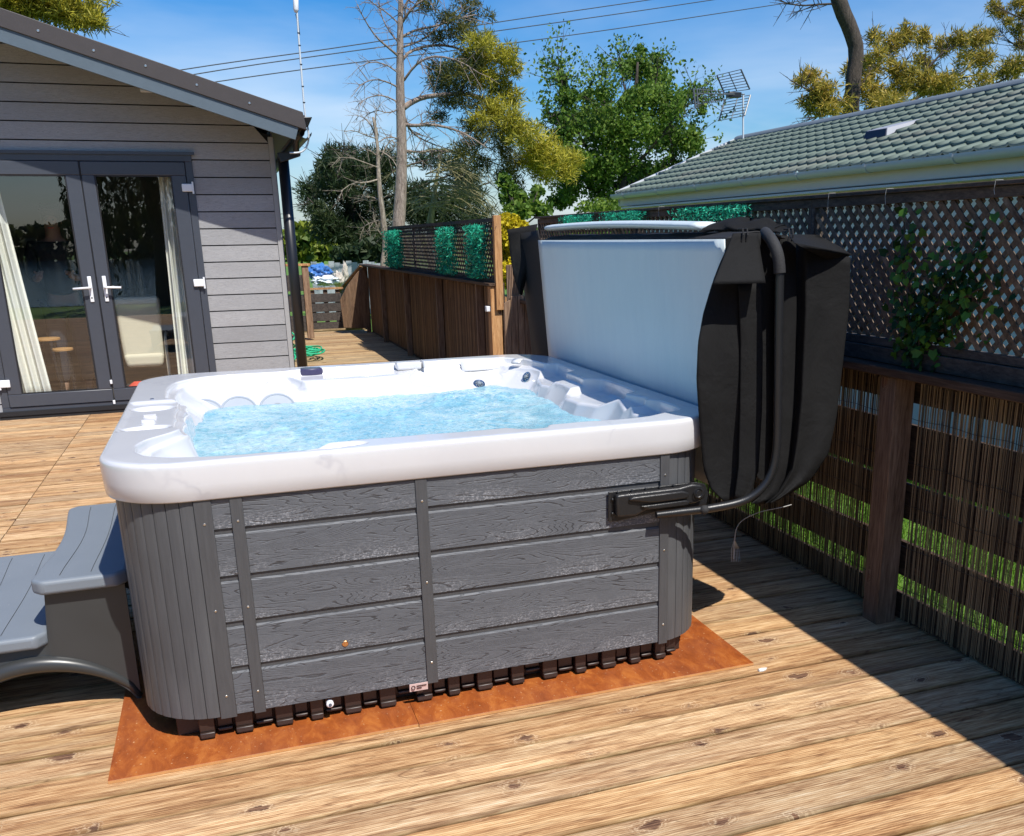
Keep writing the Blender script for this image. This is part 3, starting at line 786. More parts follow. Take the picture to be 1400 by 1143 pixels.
# plywood sheets under the tub
sheet = []
x0, x1, y0 = -.469, 1.808, -.125
xj = .502
for (a, b, c, label) in ((x0, xj-.001, y0, 'orange film-faced plywood sheet under the left half of the hot tub'), (xj+.001, x1, y0-.006, 'orange film-faced plywood sheet under the right half of the hot tub')):
    mb = MB(); zt = ZG+(.0128 if b < 1 else .0122)
    mb.hexa([(a, c, ZG+.002), (b, c, ZG+.002), (b, 2.25, ZG+.002), (a, 2.25, ZG+.002)], [(a, c, zt-.001), (b, c, zt-.001), (b, 2.25, zt-.001), (a, 2.25, zt-.001)], 1)
    mb.hexa([(a, c, zt-.001), (b, c, zt-.001), (b, 2.25, zt-.001), (a, 2.25, zt-.001)], [(a, c+.0006, zt), (b, c+.0006, zt), (b, 2.25, zt), (a, 2.25, zt)], 0)
    tag(mb.build('plywood_sheet', ['ply_film', 'ply_edge'], origin=(a, c, 0)), label, 'plywood', 'plywood sheets under the hot tub')
# debris
def chip(u, w, n, r, mname, label, cat):
    c = at(u, w, z=ZG); mb = MB(); P = []
    for i in range(n):
        t = 2*PI*i/n; q = r*(.6+.5*random.random()); P.append((c.x+q*math.cos(t)*1.9, c.y+q*math.sin(t)*.8))
    mb.hexa([(x, y, ZG+.002) for x, y in P], [(x+.002, y, ZG+.006+.004*random.random()) for x, y in P]); tag(mb.build('debris' if 'petal' not in label else 'petal', mname, origin=(c.x, c.y, 0)), label, cat)
chip(1042, 917, 8, .011, 'white_chip', 'small white petal lying on the deck near the plywood corner', 'petal')
chip(924, 789, 6, .010, 'dead_leaf', 'small dark twig lying on the deck beside the tub cabinet', 'twig')

# ================================================================== STEPS beside the tub
steps = thing('tub_steps', 'grey two-tread plastic steps standing at the left side of the hot tub', 'steps', (-.72, .9, 0))
def tread(x0, x1, ya, yb, zt, th, waistL, waistR, edgez):
    """flared tread: outline narrower in the middle"""
    n = 26; L = []; Rr = []
    for i in range(n+1):
        t = i/n; y = ya+(yb-ya)*t; c = math.sin(PI*t)**1.5
        cr = .035; e = min(t, 1-t)*(yb-ya); k = 0 if e > cr else cr-math.sqrt(max(0, cr*cr-(cr-e)**2))
        L.append((x0+waistL*c+k, y)); Rr.append((x1-waistR*c-k, y))
    rows = []
    for (lx, ly), (rx, ry) in zip(L, Rr):
        rows.append([(lx+(rx-lx)*q, ly, zt) for q in [j/12 for j in range(13)]])
    mb = MB(); mb.slab(rows, (0, 0, th)); return mb
def tread_full(x0, x1, ya, yb, zt, th, wl, wr_):
    mb = tread(x0, x1, ya, yb, zt, th, wl, wr_, 0)
    t = mb.build('tread', 'step_plastic', steps, bevel=.014, seg=4)
    g = MB()
    for q in (.3, .62):   # shallow lines moulded along the tread
        P = [(x0+(x1-x0)*q+wl*(1-q)*math.sin(PI*s/12)**1.5, ya+.05+(yb-ya-.1)*s/12, zt+.0012) for s in range(13)]
        g.tube(P, .0010, 5)
    g.build('groove_line', 'step_skirt', t)
tread_full(-.700, -.392, .415, 1.44, .462, .052, .035, 0.)
tread_full(-1.06, -.672, .415, 1.45, .268, .05, .03, .03)
# skirts: body of the upper step, arched apron of both
def apron(y, d):
    rows = []; n = 40
    for i in range(n+1):
        x = -1.045+(-.408+1.045)*i/n; s = (x+1.045)/.637
        bot = ZG+.001+.17*max(0, math.sin(PI*min(1, max(0, (s-.02)/.96))))**.6 if .02 < s < .98 else ZG+.001
        if x < -.665: top = .212+.02*sst(-.80, -.68, x)
        else: top = .405
        bulge = .03*math.sin(PI*s)
        rows.append([(x, y-d*(.02*(1-t))-0*bulge, bot+(top-bot)*t) for t in (0, .25, .5, .75, 1)])
    return rows
for y, d in ((.455, 1), (1.40, -1)):
    mb = MB(); mb.slab(apron(y, d), (0, -.012 if d > 0 else .012, 0)); mb.build('apron', 'step_skirt', steps, autosm=50)
# flared foot ridge that runs across the front like a moulded arch
mb = MB(); P = []
for i in range(25):
    s = i/24; x = -1.06+.65*s; z = ZG+.022+.178*max(0., math.sin(PI*s))**.65
    P.append((x, .440, z))
mb.tube(P, [.010+.020*math.sin(PI*k/24) for k in range(25)], 10); mb.build('arch_ridge', 'step_skirt', steps, smooth=True)
mb = MB(); mb.hexa([(-.655, .47, .16), (-.645, .47, .16), (-.645, 1.38, .16), (-.655, 1.38, .16)], [(-.665, .47, .41), (-.655, .47, .41), (-.655, 1.38, .41), (-.665, 1.38, .41)]); mb.build('riser', 'step_skirt', steps)
mb = MB(); mb.box(-1.045, -1.03, .47, 1.38, ZG+.001, .22); mb.build('riser', 'step_skirt', steps)

# ================================================================== COVER, folded over the lifter arm and hanging beside the tub
def LEAN(z): return 1.785-.078*(z-.6)     # the folded cover leans a little over the tub
cover = thing('spa_cover', 'folded spa cover with black fabric skirt and pale blue underside, standing up beside the tub', 'cover', (1.9, 1.1, .6))
def rounded_xz(x0, x1, z0, z1, r, n=5):
    P = []
    for cx, cz, a in ((x1-r, z0+r, -.5*PI), (x1-r, z1-r, 0), (x0+r, z1-r, .5*PI), (x0+r, z0+r, PI)):
        for i in range(n+1): t = a+.5*PI*i/n; P.append((cx+r*math.cos(t), cz+r*math.sin(t)))
    return P
def extr(P, ya, yb, name, mname, parent, bev=0):
    mb = MB(); mb.hexa([(x+LEAN(z)-1.77, ya, z) for x, z in P], [(x+LEAN(z)-1.77, yb, z) for x, z in P]); return mb.build(name, mname, parent, autosm=40)
extr(rounded_xz(1.772, 1.862, .60, 1.548, .02), .03, 2.09, 'inner_half', 'cover_fabric', cover)
extr(rounded_xz(1.935, 2.045, .62, 1.565, .03), .13, 2.12, 'outer_half', 'cover_fabric', cover)
# pale underside sheet of the inner half, very slightly pillowed
mb = MB(); rows = []
for i in range(31):
    row = []
    for j in range(21):
        z = .60+(1.545-.60)*j/20; y = .014+(2.09-.014)*i/30; e = math.sin(PI*i/30)*math.sin(PI*j/20)
        row.append((LEAN(z)-.008-.003*e**.5+.0012*noise.noise((y*2.2, z*3, 2)), y, z))
    rows.append(row)
mb.slab(rows, (-.006, 0, 0)); mb.build('underside_panel', 'panel_vinyl', cover, smooth=True)
# foam strip lying along the top
mb = MB(); rows = []
for i in range(41):
    t = i/40; y = .30+(2.19-.30)*t; zz = 1.592+.016*math.sin(PI*t*.9)+.010*t; hw = .055*min(1, ((1-t)*14)**.5 if t > .92 else 1)
    th = .017*min(1, ((1-t)*18)**.5 if t > .94 else 1)
    rows.append([(1.790+hw*math.cos(a), y, zz+th*math.sin(a)) for a in [2*PI*k/14 for k in range(14)]])
mb.grid(rows, closed=True); mb.f.append(tuple(range(13, -1, -1))); mb.mi.append(0); mb.f.append(tuple(len(mb.v)-14+i for i in range(14))); mb.mi.append(0)
mb.build('foam_strip', 'panel_vinyl', cover, smooth=True)
# hinge fabric bridging the two halves behind the strip
mb = MB(); rows = []
for i in range(41):
    y = .05+(2.08-.05)*i/40
    rows.append([(1.735+.24*k/10, y, 1.548+.022*math.sin(PI*k/10)+.006*noise.noise((y*6, k*.5, 1))) for k in range(11)])
mb.slab(rows, (0, 0, .006)); mb.build('hinge_fabric', 'lining_black', cover, smooth=True)

def sheet_px(L, Rr, yfun, name, mname, nu=16, nv=26, amp=.008, th=.006, seed=0., parent=cover, freq=7):
    """fabric sheet between a left and a right outline (photo pixels) at depth yfun(s,t); a real cloth surface with thickness"""
    def along(P, t):
        d = [0]
        for a, b in zip(P, P[1:]): d.append(d[-1]+math.hypot(b[0]-a[0], b[1]-a[1]))
        q = t*d[-1]
        for k in range(len(P)-1):
            if q <= d[k+1] or k == len(P)-2:
                s = (q-d[k])/max(1e-6, d[k+1]-d[k]); s = min(1, s); return (P[k][0]+(P[k+1][0]-P[k][0])*s, P[k][1]+(P[k+1][1]-P[k][1])*s)
    mb = MB(); rows = []
    for j in range(nv+1):
        t = j/nv; a = along(L, t); b = along(Rr, t); row = []
        for i in range(nu+1):
            s = i/nu; y = yfun(s, t); p = at(a[0]+(b[0]-a[0])*s, a[1]+(b[1]-a[1])*s, y=y)
            e = min(1, 5*min(s, 1-s))
            y += amp*e*noise.noise((p.x*freq+seed, p.z*freq*.6, seed))+amp*.5*e*noise.noise((p.x*freq*2.6+seed, p.z*freq*1.2, seed+4))
            p = at(a[0]+(b[0]-a[0])*s, a[1]+(b[1]-a[1])*s, y=y); row.append(p)
        rows.append(row)
    mb.slab(rows, (0, -th, 0)); return mb.build(name, mname, parent, smooth=True)
# near end of the inner half: skirt curling round towards the panel
sheet_px([(1003,322),(985,360),(975,386),(962,430),(955,470),(953,520),(957,580),(962,640),(972,668),(990,686)],
         [(1040,318),(1042,388),(1042,480),(1041,560),(1037,640),(1028,675),(1014,688)],
         lambda s, t: -.004-.008*s+.014*(1-s)*math.sin(t*9)-.016*math.sin(2.2*PI*s+1.5*t)*t, 'end_skirt', 'cover_fabric', 20, 30, amp=.007, seed=1., freq=5)
# folded patch flap that hangs off the top corner
sheet_px([(1003,319),(990,352),(975,389)], [(1036,318),(1041,352),(1047,387)], lambda s, t: -.02-.085*t**1.3, 'corner_flap', 'cover_fabric', 10, 12, amp=.004, seed=3., th=.005)
# hemmed vertical band over the fold side of the inner half
sheet_px([(1010,390),(1013,470),(1012,560),(1010,640),(1004,684)], [(1041,386),(1043,480),(1042,560),(1037,645),(1018,688)],
         lambda s, t: -.020-.006*math.sin(PI*s), 'end_band', 'cover_fabric', amp=.003, seed=2.)
# near end of the outer half
sheet_px([(1062,320),(1060,420),(1060,540),(1057,640),(1047,672),(1028,688)], [(1088,325),(1090,420),(1088,540),(1080,640),(1064,682),(1042,690)],
         lambda s, t: .09-.02*math.sin(PI*s), 'end_skirt', 'cover_fabric', amp=.005, seed=6.)
# outer skirt flaring away; its inner edge sinks into a crease, the rest hangs in soft vertical folds
sheet_px([(1086,330),(1088,420),(1085,540),(1077,640),(1060,678),(1044,689)], [(1163,352),(1161,420),(1152,500),(1144,570),(1133,620),(1108,658),(1062,686)],
         lambda s, t: .17-.115*min(1, s*5)**.5+.03*s-.018*math.sin(7*s+2.2*t)*(.3+.7*t)-.03*math.sin(PI*s)*t, 'outer_skirt', 'cover_fabric', 28, 30, amp=.010, seed=9., freq=4)
# lifted triangular flap at the top right
sheet_px([(1078,320),(1082,326),(1088,333)], [(1118,321),(1150,338),(1166,349)], lambda s, t: .05+(-.20+.25*s)*t, 'lifted_flap', 'cover_fabric', 16, 8, amp=.003, seed=12.)
sheet_px([(1088,333),(1092,336)], [(1166,349),(1136,357)], lambda s, t: -.15+.25*s, 'flap_hem', 'cover_fabric', 16, 3, amp=.002, seed=13.)
# rumpled black bundle where the top fabric gathers over the fold
mb = MB(); rows = []
for i in range(13):
    t = i/12; c = at(968+100*t, 312-9*math.sin(PI*t*.8)+6*t, y=.30-.27*t); rr_ = .016+.022*math.sin(PI*(.15+.8*t))
    rows.append([(c.x+rr_*1.5*math.cos(a)*(.8+.5*noise.noise((t*5, math.cos(a), 1))), c.y+rr_*1.2*math.sin(a)*.9, c.z+rr_*.62*math.sin(a+.6)*(1+.8*noise.noise((t*6, math.sin(a)*1.3, 2)))) for a in [2*PI*k/14 for k in range(14)]])
mb.grid(rows, closed=True); mb.build('gathered_fabric', 'cover_fabric', cover, smooth=True)
# far end: skirt standing straight on, and its folded-back top flap catching the sun
mb = MB(); rows = []
for j in range(17):
    t = j/16; z = 1.60-(1.60-.62)*t; w = .40*(1-.10*math.sin(PI*t)); yo_ = 2.095
    rows.append([(LEAN(z)+.004+.012*math.sin(s*5+t*4), yo_+w*s, z-.02*s) for s in [i/10 for i in range(11)]])
mb.slab(rows, (.006, 0, 0)); mb.build('far_skirt', 'lining_black', cover, smooth=True)
sheet_px([(694,314),(698,350),(703,380),(710,402)], [(735,306),(728,345),(720,380),(714,404)], lambda s, t: 2.36+.03*math.sin(3*s+4*t), 'far_flap', 'cover_fabric', 10, 14, amp=.012, seed=20.)
# lacing loops
for u in (1013, 1019, 1076, 1081):
    a = at(u, 313, y=-.01); b = at(u+1, 330, y=-.03)
    mb = MB(); mb.tube([a+Vector((0, .02, .0)), a+Vector((0,-.012,.0)), (a+b)/2+Vector((0,-.014,0)), b], .0028, 6); mb.build('lacing_loop', 'lining_black', cover)
# cord end hanging from the bottom of the skirt
c0 = at(1068, 700, y=.3)
cord = MB(); cord.tube(smooth_path([at(1082, 690, y=.28), at(1068, 694, y=.29), at(1040, 699, y=.3), at(1015, 710, y=.3), at(1006, 722, y=.3), at(1004, 742, y=.3), at(1003, 764, y=.3)]), .002, 6)
for k in range(6): cord.tube([at(1004, 738, y=.3), at(1000+k*2, 750, y=.3+.01*k), at(1000+k*2.4, 768, y=.3)], .0012, 4)
cord.build('tie_cord', 'string_pale', cover)

# ================================================================== LIFTER
lift = thing('cover_lifter', 'black steel cover lifter arm bolted to the right end of the tub cabinet', 'cover lifter', (1.42, -.05, .62))
A = lambda u, w, y: at(u, w, y=y)
mb = MB()
# flange bolted on the cabinet, then the moulded wedge-shaped housing with two raised flutes
def plate(pts, y0, y1, name, mname, parent, bev, seg=3):
    P = [A(u, w, y1) for u, w in pts]; mb = MB(); mb.hexa([Vector((p.x, y0, p.z)) for p in P], P)
    return mb.build(name, mname, parent, bevel=bev, seg=seg)
pl_m = plate([(832, 673), (844, 671.5), (930, 661.5), (952, 659.5), (964, 662), (969, 674), (966, 690), (950, 693), (900, 699), (868, 707), (844, 712.5), (832, 713)], -.0075, -.015, 'mounting_plate', 'black_plastic', lift, .002, 2)
hs = plate([(843, 678), (850, 676.5), (930, 667), (947, 662), (960, 663), (966, 671), (964, 682), (952, 688), (900, 696), (884, 698), (870, 706), (844, 708)], -.016, -.046, 'housing', 'black_plastic', lift, .009, 4)
plate([(860, 684.5), (866, 680), (934, 671.5), (943, 674), (943, 680), (936, 682.5), (896, 687.5), (880, 687)], -.044, -.060, 'flute', 'black_plastic', hs, .006, 3)
plate([(876, 692.5), (898, 689.5), (938, 684), (944, 686.5), (941, 691), (900, 696), (888, 697)], -.044, -.057, 'flute', 'black_plastic', hs, .005, 3)
mb = MB(); mb.disc(A(955, 674, -.042), (0, -1, 0), .020, .014, 26, 0, .004); mb.torus(A(955, 674, -.057), (0, -1, 0), .0165, .0022, 26, 6); mb.build('pivot_cap', 'black_plastic', hs, autosm=35)
for u in (844, 863, 882, 901, 920):
    mb = MB(); mb.disc(A(u, 673.5-(u-844)*.122, -.016), (0, -1, .3), .0046, .011, 12, 0, .002); mb.build('bolt', 'black_steel', lift, autosm=35)
for w in (683, 702):
    mb = MB(); mb.disc(A(837, w, -.016), (0, -1, 0), .0048, .007, 12, 0, .002); mb.build('bolt', 'black_steel', lift, autosm=35)
# arm tube
arm_px = [(897, 704, -.050), (930, 700, -.052), (962, 696.5, -.055), (1000, 690, -.070), (1022, 683, -.08), (1040, 670, -.09), (1053, 652, -.095), (1060, 630, -.10), (1063, 600, -.10), (1064, 520, -.10), (1065, 430, -.10), (1066, 372, -.098)]
P = [A(u, w, y) for u, w, y in arm_px]
mb = MB(); mb.tube(smooth_path(P[2:]), .0155, 14); mb.build('arm_tube', 'black_steel', lift, smooth=True)
mb = MB(); mb.tube([P[0], (P[0]+P[1])*.5+Vector((0,0,0)), P[1], P[2]], [.0125, .0125, .0145, .0150], 14); mb.build('socket_tube', 'black_steel', lift, autosm=40)
mb = MB(); c = A(963, 697, -.066); rows = []
for i in range(9):
    t = PI*i/8-.5*PI; rows.append([(c.x+.018*math.cos(t)*math.cos(a), c.y+.016*math.sin(t), c.z+.018*math.cos(t)*math.sin(a)) for a in [2*PI*k/16 for k in range(16)]])
mb.grid(rows, closed=True); mb.build('knob', 'rubber_foam', lift, smooth=True)
q = [A(1066, 374, -.098), A(1065, 355, -.094), A(1061, 340, -.08), A(1055, 328, -.05), A(1049, 321, 0.), A(1046, 318, .06), A(1044, 317, .2)]
mb = MB(); mb.tube(smooth_path(q), .0205, 14); mb.build('foam_sleeve', 'rubber_foam', lift, smooth=True)
# ================================================================== DECK FENCE (right)
FX = 2.5
fence = thing('deck_fence', 'timber deck fence with reed screening below and diamond trellis on top, beside the tub', 'fence', (FX, 1.2, 0))
def reeds(x, ya, yb, z0, z1, cover_, name, mname, parent, dia=.0043, axis='y', thx=.0):
    """screen of split reeds: one narrow prism each, in one mesh"""
    V = []; Fc = []; y = ya; n = 0
    while y < yb:
        d = dia*random.uniform(.55, 1.35); lean = random.uniform(-.010, .010); zz0 = z0+random.uniform(-.01, .01); zz1 = z1+random.uniform(-.025, .012)
        xo = x+random.uniform(-.003, .003)
        segs = 4; b = len(V); bow = random.uniform(-.006, .006)
        for k in range(segs+1):
            t = k/segs; yy = y+lean*t+bow*math.sin(PI*t); z = zz0+(zz1-zz0)*t
            V += [(xo-d*.4, yy, z), (xo+d*.35, yy+d*.5, z), (xo+d*.35, yy-d*.5, z)]
        for k in range(segs):
            for e in range(3):
                q = b+k*3; Fc.append((q+e, q+(e+1)%3, q+3+(e+1)%3, q+3+e))
        y += d*random.uniform(.75, 1.0)/cover_ if random.random() < .9 else d*2.2
    return bulk(name, np.array(V), np.array(Fc), mname, parent)
posts_y = [-2.0, -.03, 1.9, 3.85]
for y in posts_y:
    mb = MB(); mb.box(2.425, 2.522, y-.0475, y+.0475, -.04, 1.012); mb.build('post', 'post_wood', fence, bevel=.004)
mb = MB(); mb.box(2.40, 2.60, -6.3, 4.93, 1.016, 1.052); mb.build('cap_rail', 'board_wood', fence, bevel=.005)
for z0, z1 in ((.895, 1.012), (.575, .805), (.405, .555), (.155, .305), (-.2, .075)):
    mb = MB(); mb.box(2.565, 2.587, -6.3, 4.9, z0, z1); mb.build('board', 'board_wood', fence, bevel=.002)
ys = [-2.6]+posts_y[1:]+[4.9]
for a, b in ((-2.6, -2.05), (-1.95, -.08), (.02, 1.85), (1.95, 3.8), (3.9, 4.9)):
    reeds(2.545, a, b, -.02, 1.0, .66, 'reed_screen', 'reed', fence)
# twisted wires that hold the reeds
mb = MB()
for z in (.12, .30, .48, .66, .84):
    mb.tube([(2.538, -2.4+i*.08, z+.004*math.sin(i*1.7)) for i in range(92)], .0012, 4)
mb.build('binding_wire', 'black_steel', fence)
# trellis panels
def lattice(x, ya, yb, z0, z1, p=.0625, w=.021, th=.006, m='trellis_slat_wood', parent=None, name='lattice'):
    mb = MB(); H = z1-z0; k = 0
    for lay_, sgn in ((0, 1), (1, -1)):
        xx = x+(-th/2-.0005 if lay_ == 0 else th/2+.0005); s = ya-H if sgn > 0 else ya
        while s < (yb if sgn > 0 else yb+H):
            # slat from (s, z0) rising with slope sgn
            a0 = (s, z0); a1 = (s+sgn*H, z1)
            t0, t1 = 0., 1.
            for yy in (ya, yb):
                pass
            def clip(lo, hi):
                dy = a1[0]-a0[0]; ta = (ya-a0[0])/dy; tb = (yb-a0[0])/dy
                return max(0, min(ta, tb)), min(1, max(ta, tb))
            t0, t1 = clip(0, 1)
            if t1-t0 > .03:
                P = Vector((xx, a0[0]+(a1[0]-a0[0])*t0, z0+H*t0)); Q = Vector((xx, a0[0]+(a1[0]-a0[0])*t1, z0+H*t1))
                mb.bar(P, Q, w, th, up=(1, 0, 0))
            s += p; k += 1
    return mb.build(name, m, parent)
joints = [-3.25, -1.30, .655, 2.61, 4.565]
for a, b in zip(joints, joints[1:]):
    f = MB(); e = .024
    f.box(2.485, 2.515, a+.001, b-.001, 1.118, 1.150); f.box(2.485, 2.515, a+.001, b-.001, 1.675, 1.712)
    f.box(2.486, 2.514, a+.001, a+e, 1.150, 1.675); f.box(2.486, 2.514, b-e, b-.001, 1.150, 1.675)
    fr = f.build('trellis_frame', 'trellis_wood', fence, bevel=.002)
    lattice(2.5, a+e, b-e, 1.150, 1.675, parent=fr)
mb = MB(); mb.box(2.47, 2.53, -3.25, 4.60, 1.714, 1.730); mb.build('trellis_cap', 'trellis_wood', fence, bevel=.003)
mb = MB(); mb.box(2.47, 2.535, -3.25, 4.60, 1.054, 1.116); mb.build('trellis_base', 'trellis_wood', fence, bevel=.003)
for y in (-1.30, .655, 2.61, 4.58):
    mb = MB(); mb.box(2.516, 2.556, y-.022, y+.022, 1.054, 1.712); mb.build('trellis_post', 'trellis_wood', fence, bevel=.003)
# little pale strings tied over the top rail
mb = MB()
for y in (-.45, .12, .5, 2.2, 3.4):
    mb.tube([(2.466, y, 1.66+random.uniform(-.03, .03)), (2.4665, y+.006, 1.70), (2.467, y+.003, 1.732), (2.50, y+.006, 1.7325), (2.534, y+.004, 1.72)], .0009, 5)
mb.build('tie_string', 'string_pale', fence)
# green netting bunched along the trellis top
def net_clump(name, label, c, ext, n, parent=None, size=.02, group=None, thing_=True, mname='net_green'):
    n = int(n*1.7); C = np.array(c)+(rng.random((n,3))-.5)*np.array(ext)
    # hollow out into loops
    ph = rng.random(n)*6.28; C[:,1] += .03*np.sin(C[:,2]*40+ph); C[:,0] += .02*np.cos(C[:,1]*50+ph)
    V, Fc = quads_at(C, size*.55, 4.)
    o = bulk(name, V, Fc, mname, None, origin=(c[0], c[1], c[2]-ext[2]/2))
    return tag(o, label, 'netting', group)
for y, L, z, lb in ((3.62, .55, 1.665, 'tuft of green netting on the deck trellis top, farthest from the black cover fold'), (2.80, .62, 1.665, 'tuft of green netting on the deck trellis top, middle of three above the cover'), (1.62, .75, 1.660, 'longest green netting tuft on the deck trellis top, just above the black cover fold')):
    net_clump('green_netting', lb, (2.51, y, z+.005), (.07, L, .075), 700, size=.011, group='green netting tufts on the deck trellis')
# ivy through the trellis
ivy = thing('climbing_ivy', 'green climbing ivy growing through the right-hand trellis', 'ivy', (2.47, -.1, 1.05))
P0 = [(2.46, -.06, 1.06), (2.455, -.05, 1.2), (2.46, -.12, 1.32), (2.465, -.2, 1.44), (2.46, -.3, 1.5)]
mb = MB(); mb.tube(P0, .004, 6); mb.tube([(2.46,-.06,1.1),(2.455,.02,1.25),(2.46,.06,1.42),(2.465,.1,1.6)], .003, 6); mb.tube([(2.46,-.1,1.3),(2.455,-.25,1.33),(2.46,-.36,1.38)], .003, 6); mb.build('stem', 'bark_dark', ivy)
C = []
for a in (P0, [(2.46,-.06,1.1),(2.455,.02,1.25),(2.46,.06,1.42),(2.465,.1,1.6)], [(2.46,-.1,1.3),(2.455,-.25,1.33),(2.46,-.36,1.38)]):
    for p, q in zip(a, a[1:]):
        for k in range(44):
            t = random.random(); C.append([p[i]+(q[i]-p[i])*t+random.gauss(0, (.014, .055, .05)[i]) for i in range(3)])
for k in range(150): C.append([2.475+random.gauss(0, .02), -.08+random.gauss(0, .10), 1.26+random.gauss(0, .08)])
C = np.array(C)
Vv = []; Ff = []
for c in C:   # heart-shaped leaves
    a = Vector((random.gauss(-1, .4), random.gauss(0, .5), random.gauss(.3, .5))).normalized(); u = a.orthogonal().normalized(); v = a.cross(u); t = random.random()*6.3
    e1 = u*math.cos(t)+v*math.sin(t); e2 = a.cross(e1); s = random.uniform(.012, .024); c = Vector(c); b = len(Vv)
    for x, y, z in ((0, -1.2, 0), (.75, -.2, .15), (.55, .7, .1), (0, .45, 0), (-.55, .7, .1), (-.75, -.2, .15)): Vv.append(tuple(c+e1*x*s+e2*y*s+a*z*s))
    Ff += [(b, b+1, b+2, b+3), (b, b+3, b+4, b+5)]
bulk('foliage', np.array(Vv), np.array(Ff), 'leaves_ivy', ivy)

fence.location = (FX+.07, 1.30, -.008); ivy.location.x += .07; ivy.location.z -= .005
# ================================================================== gate board panel at the far end of the deck fence
gp = thing('end_panel', 'weathered vertical board panel closing the far end of the deck fence', 'board panel', (2.4, 4.95, 0))
for k, x in enumerate((2.330, 2.392, 2.454, 2.516)):
    mb = MB(); top = 1.075+(-.03 if k == 0 else 0); w = .058
    mb.hexa([(x, 4.95, -.02), (x+w, 4.95, -.02), (x+w, 4.972, -.02), (x, 4.972, -.02)], [(x, 4.95, top-(.03 if k == 0 else 0)), (x+w, 4.95, top), (x+w, 4.972, top), (x, 4.972, top-(.03 if k == 0 else 0))])
    mb.build('board', 'panel_board_wood', gp, bevel=.004)
mb = MB()
for k in range(9):
    x = 2.372+k*.0145; mb.box(x, x+.009, 4.984, 4.994, 1.03, 1.33)
mb.box(2.37, 2.50, 4.995, 5.0, 1.02, 1.335)
mb.build('reeded_board', 'panel_board_wood', gp)

# ================================================================== WALKWAY FENCE (left of the steps opening, running away)
wf = thing('walkway_fence', 'brown timber walkway fence with reed infill and dark trellis above, running away behind the tub', 'fence', (2.5, 10, 0))
for y, w, m in ((5.83, .105, 'pale_post_wood'), (6.45, .05, 'post_wood'), (8.35, .05, 'post_wood'), (10.45, .05, 'post_wood'), (12.5, .05, 'post_wood'), (14.35, .07, 'post_wood')):
    mb = MB(); mb.box(2.44 if w > .1 else 2.47, 2.545, y-w/2, y+w/2, -.06, 1.118); mb.build('post', m, wf, bevel=.004)
mb = MB(); mb.box(2.42, 2.575, 5.76, 14.4, 1.12, 1.15); mb.build('cap_rail', 'board_wood', wf, bevel=.004)
mb = MB(); mb.box(2.565, 2.585, 5.8, 14.4, -.1, 1.115); mb.build('backing_board', 'board_wood', wf)
for a, b in ((5.9, 6.42), (6.48, 8.32), (8.38, 10.42), (10.48, 12.47), (12.53, 14.3)):
    reeds(2.552, a, b, .0, 1.1, .95, 'reed_screen', 'reed_brown', wf, dia=.011)
for a, b in ((5.80, 7.74), (7.74, 9.68), (9.68, 11.62)):
    f = MB(); f.box(2.49, 2.52, a+.001, b-.001, 1.152, 1.185); f.box(2.49, 2.52, a+.001, b-.001, 1.705, 1.740); f.box(2.491, 2.519, a+.001, a+.026, 1.185, 1.705); f.box(2.491, 2.519, b-.026, b-.001, 1.185, 1.705)
    fr = f.build('trellis_frame', 'trellis_wood', wf); lattice(2.505, a+.026, b-.026, 1.185, 1.705, p=.085, w=.024, m='trellis_wood', parent=fr)
mb = MB(); mb.box(2.485, 2.555, 5.74, 5.80, .9, 1.76); mb.build('trellis_post', 'pale_post_wood', wf, bevel=.003)
q = at(657, 423, y=5.776)
lt = MB(); lt.box(2.400, 2.440, 5.80, 5.86, .885, .935); lt.build('latch_plate', 'handle_white', wf, bevel=.004)
# sloping far end of the walkway fence
sf = thing('ramp_balustrade', 'timber balustrade with an arched end board sloping down beyond the walkway fence', 'balustrade', (2.5, 16, 0))
y = 14.45; k = 0
while y < 19:
    t = (y-14.45)/4.2; top = 1.10-.70*t; bot = -.05-.15*(y-15) if y > 15 else 0
    mb = MB(); xo = 2.47+.004*(k % 2)
    mb.box(xo, xo+.02, y, y+.135, bot, top); mb.build('board', 'post_wood', sf); y += .15; k += 1
mb = MB(); mb.bar((2.49, 14.45, 1.12), (2.49, 19, .36), .12, .03); mb.build('handrail', 'pale_post_wood', sf)
# arched end board facing the deck
mb = MB(); P = []
pts = [(470, 448), (465, 410), (474, 392), (487, 374), (495, 366), (500, 371), (504, 382), (505, 410), (506, 449)]
a = [at(u, w, y=14.30) for u, w in pts]; mb.hexa(a, [p+Vector((0, .03, 0)) for p in a]); mb.build('arched_board', 'post_wood', sf, bevel=.004)
for i in range(4):
    netlab = ['wide clump of green netting hung on the walkway trellis, farthest left', 'square clump of green netting in the middle of the walkway trellis', 'leafy clump of green netting on the walkway trellis nearest its end post', 'thin strand of green netting at the edge of the walkway trellis'][i]
    if i == 3: continue
    yc, yl, n = ((10.9, 1.05, 1500), (7.58, .70, 1300), (6.28, .56, 1300))[i]
    net_clump('green_netting', netlab, (2.44, yc, 1.43), (.10, yl, .50), n, size=.026 if i == 0 else .02, group='green netting clumps on the walkway trellis')
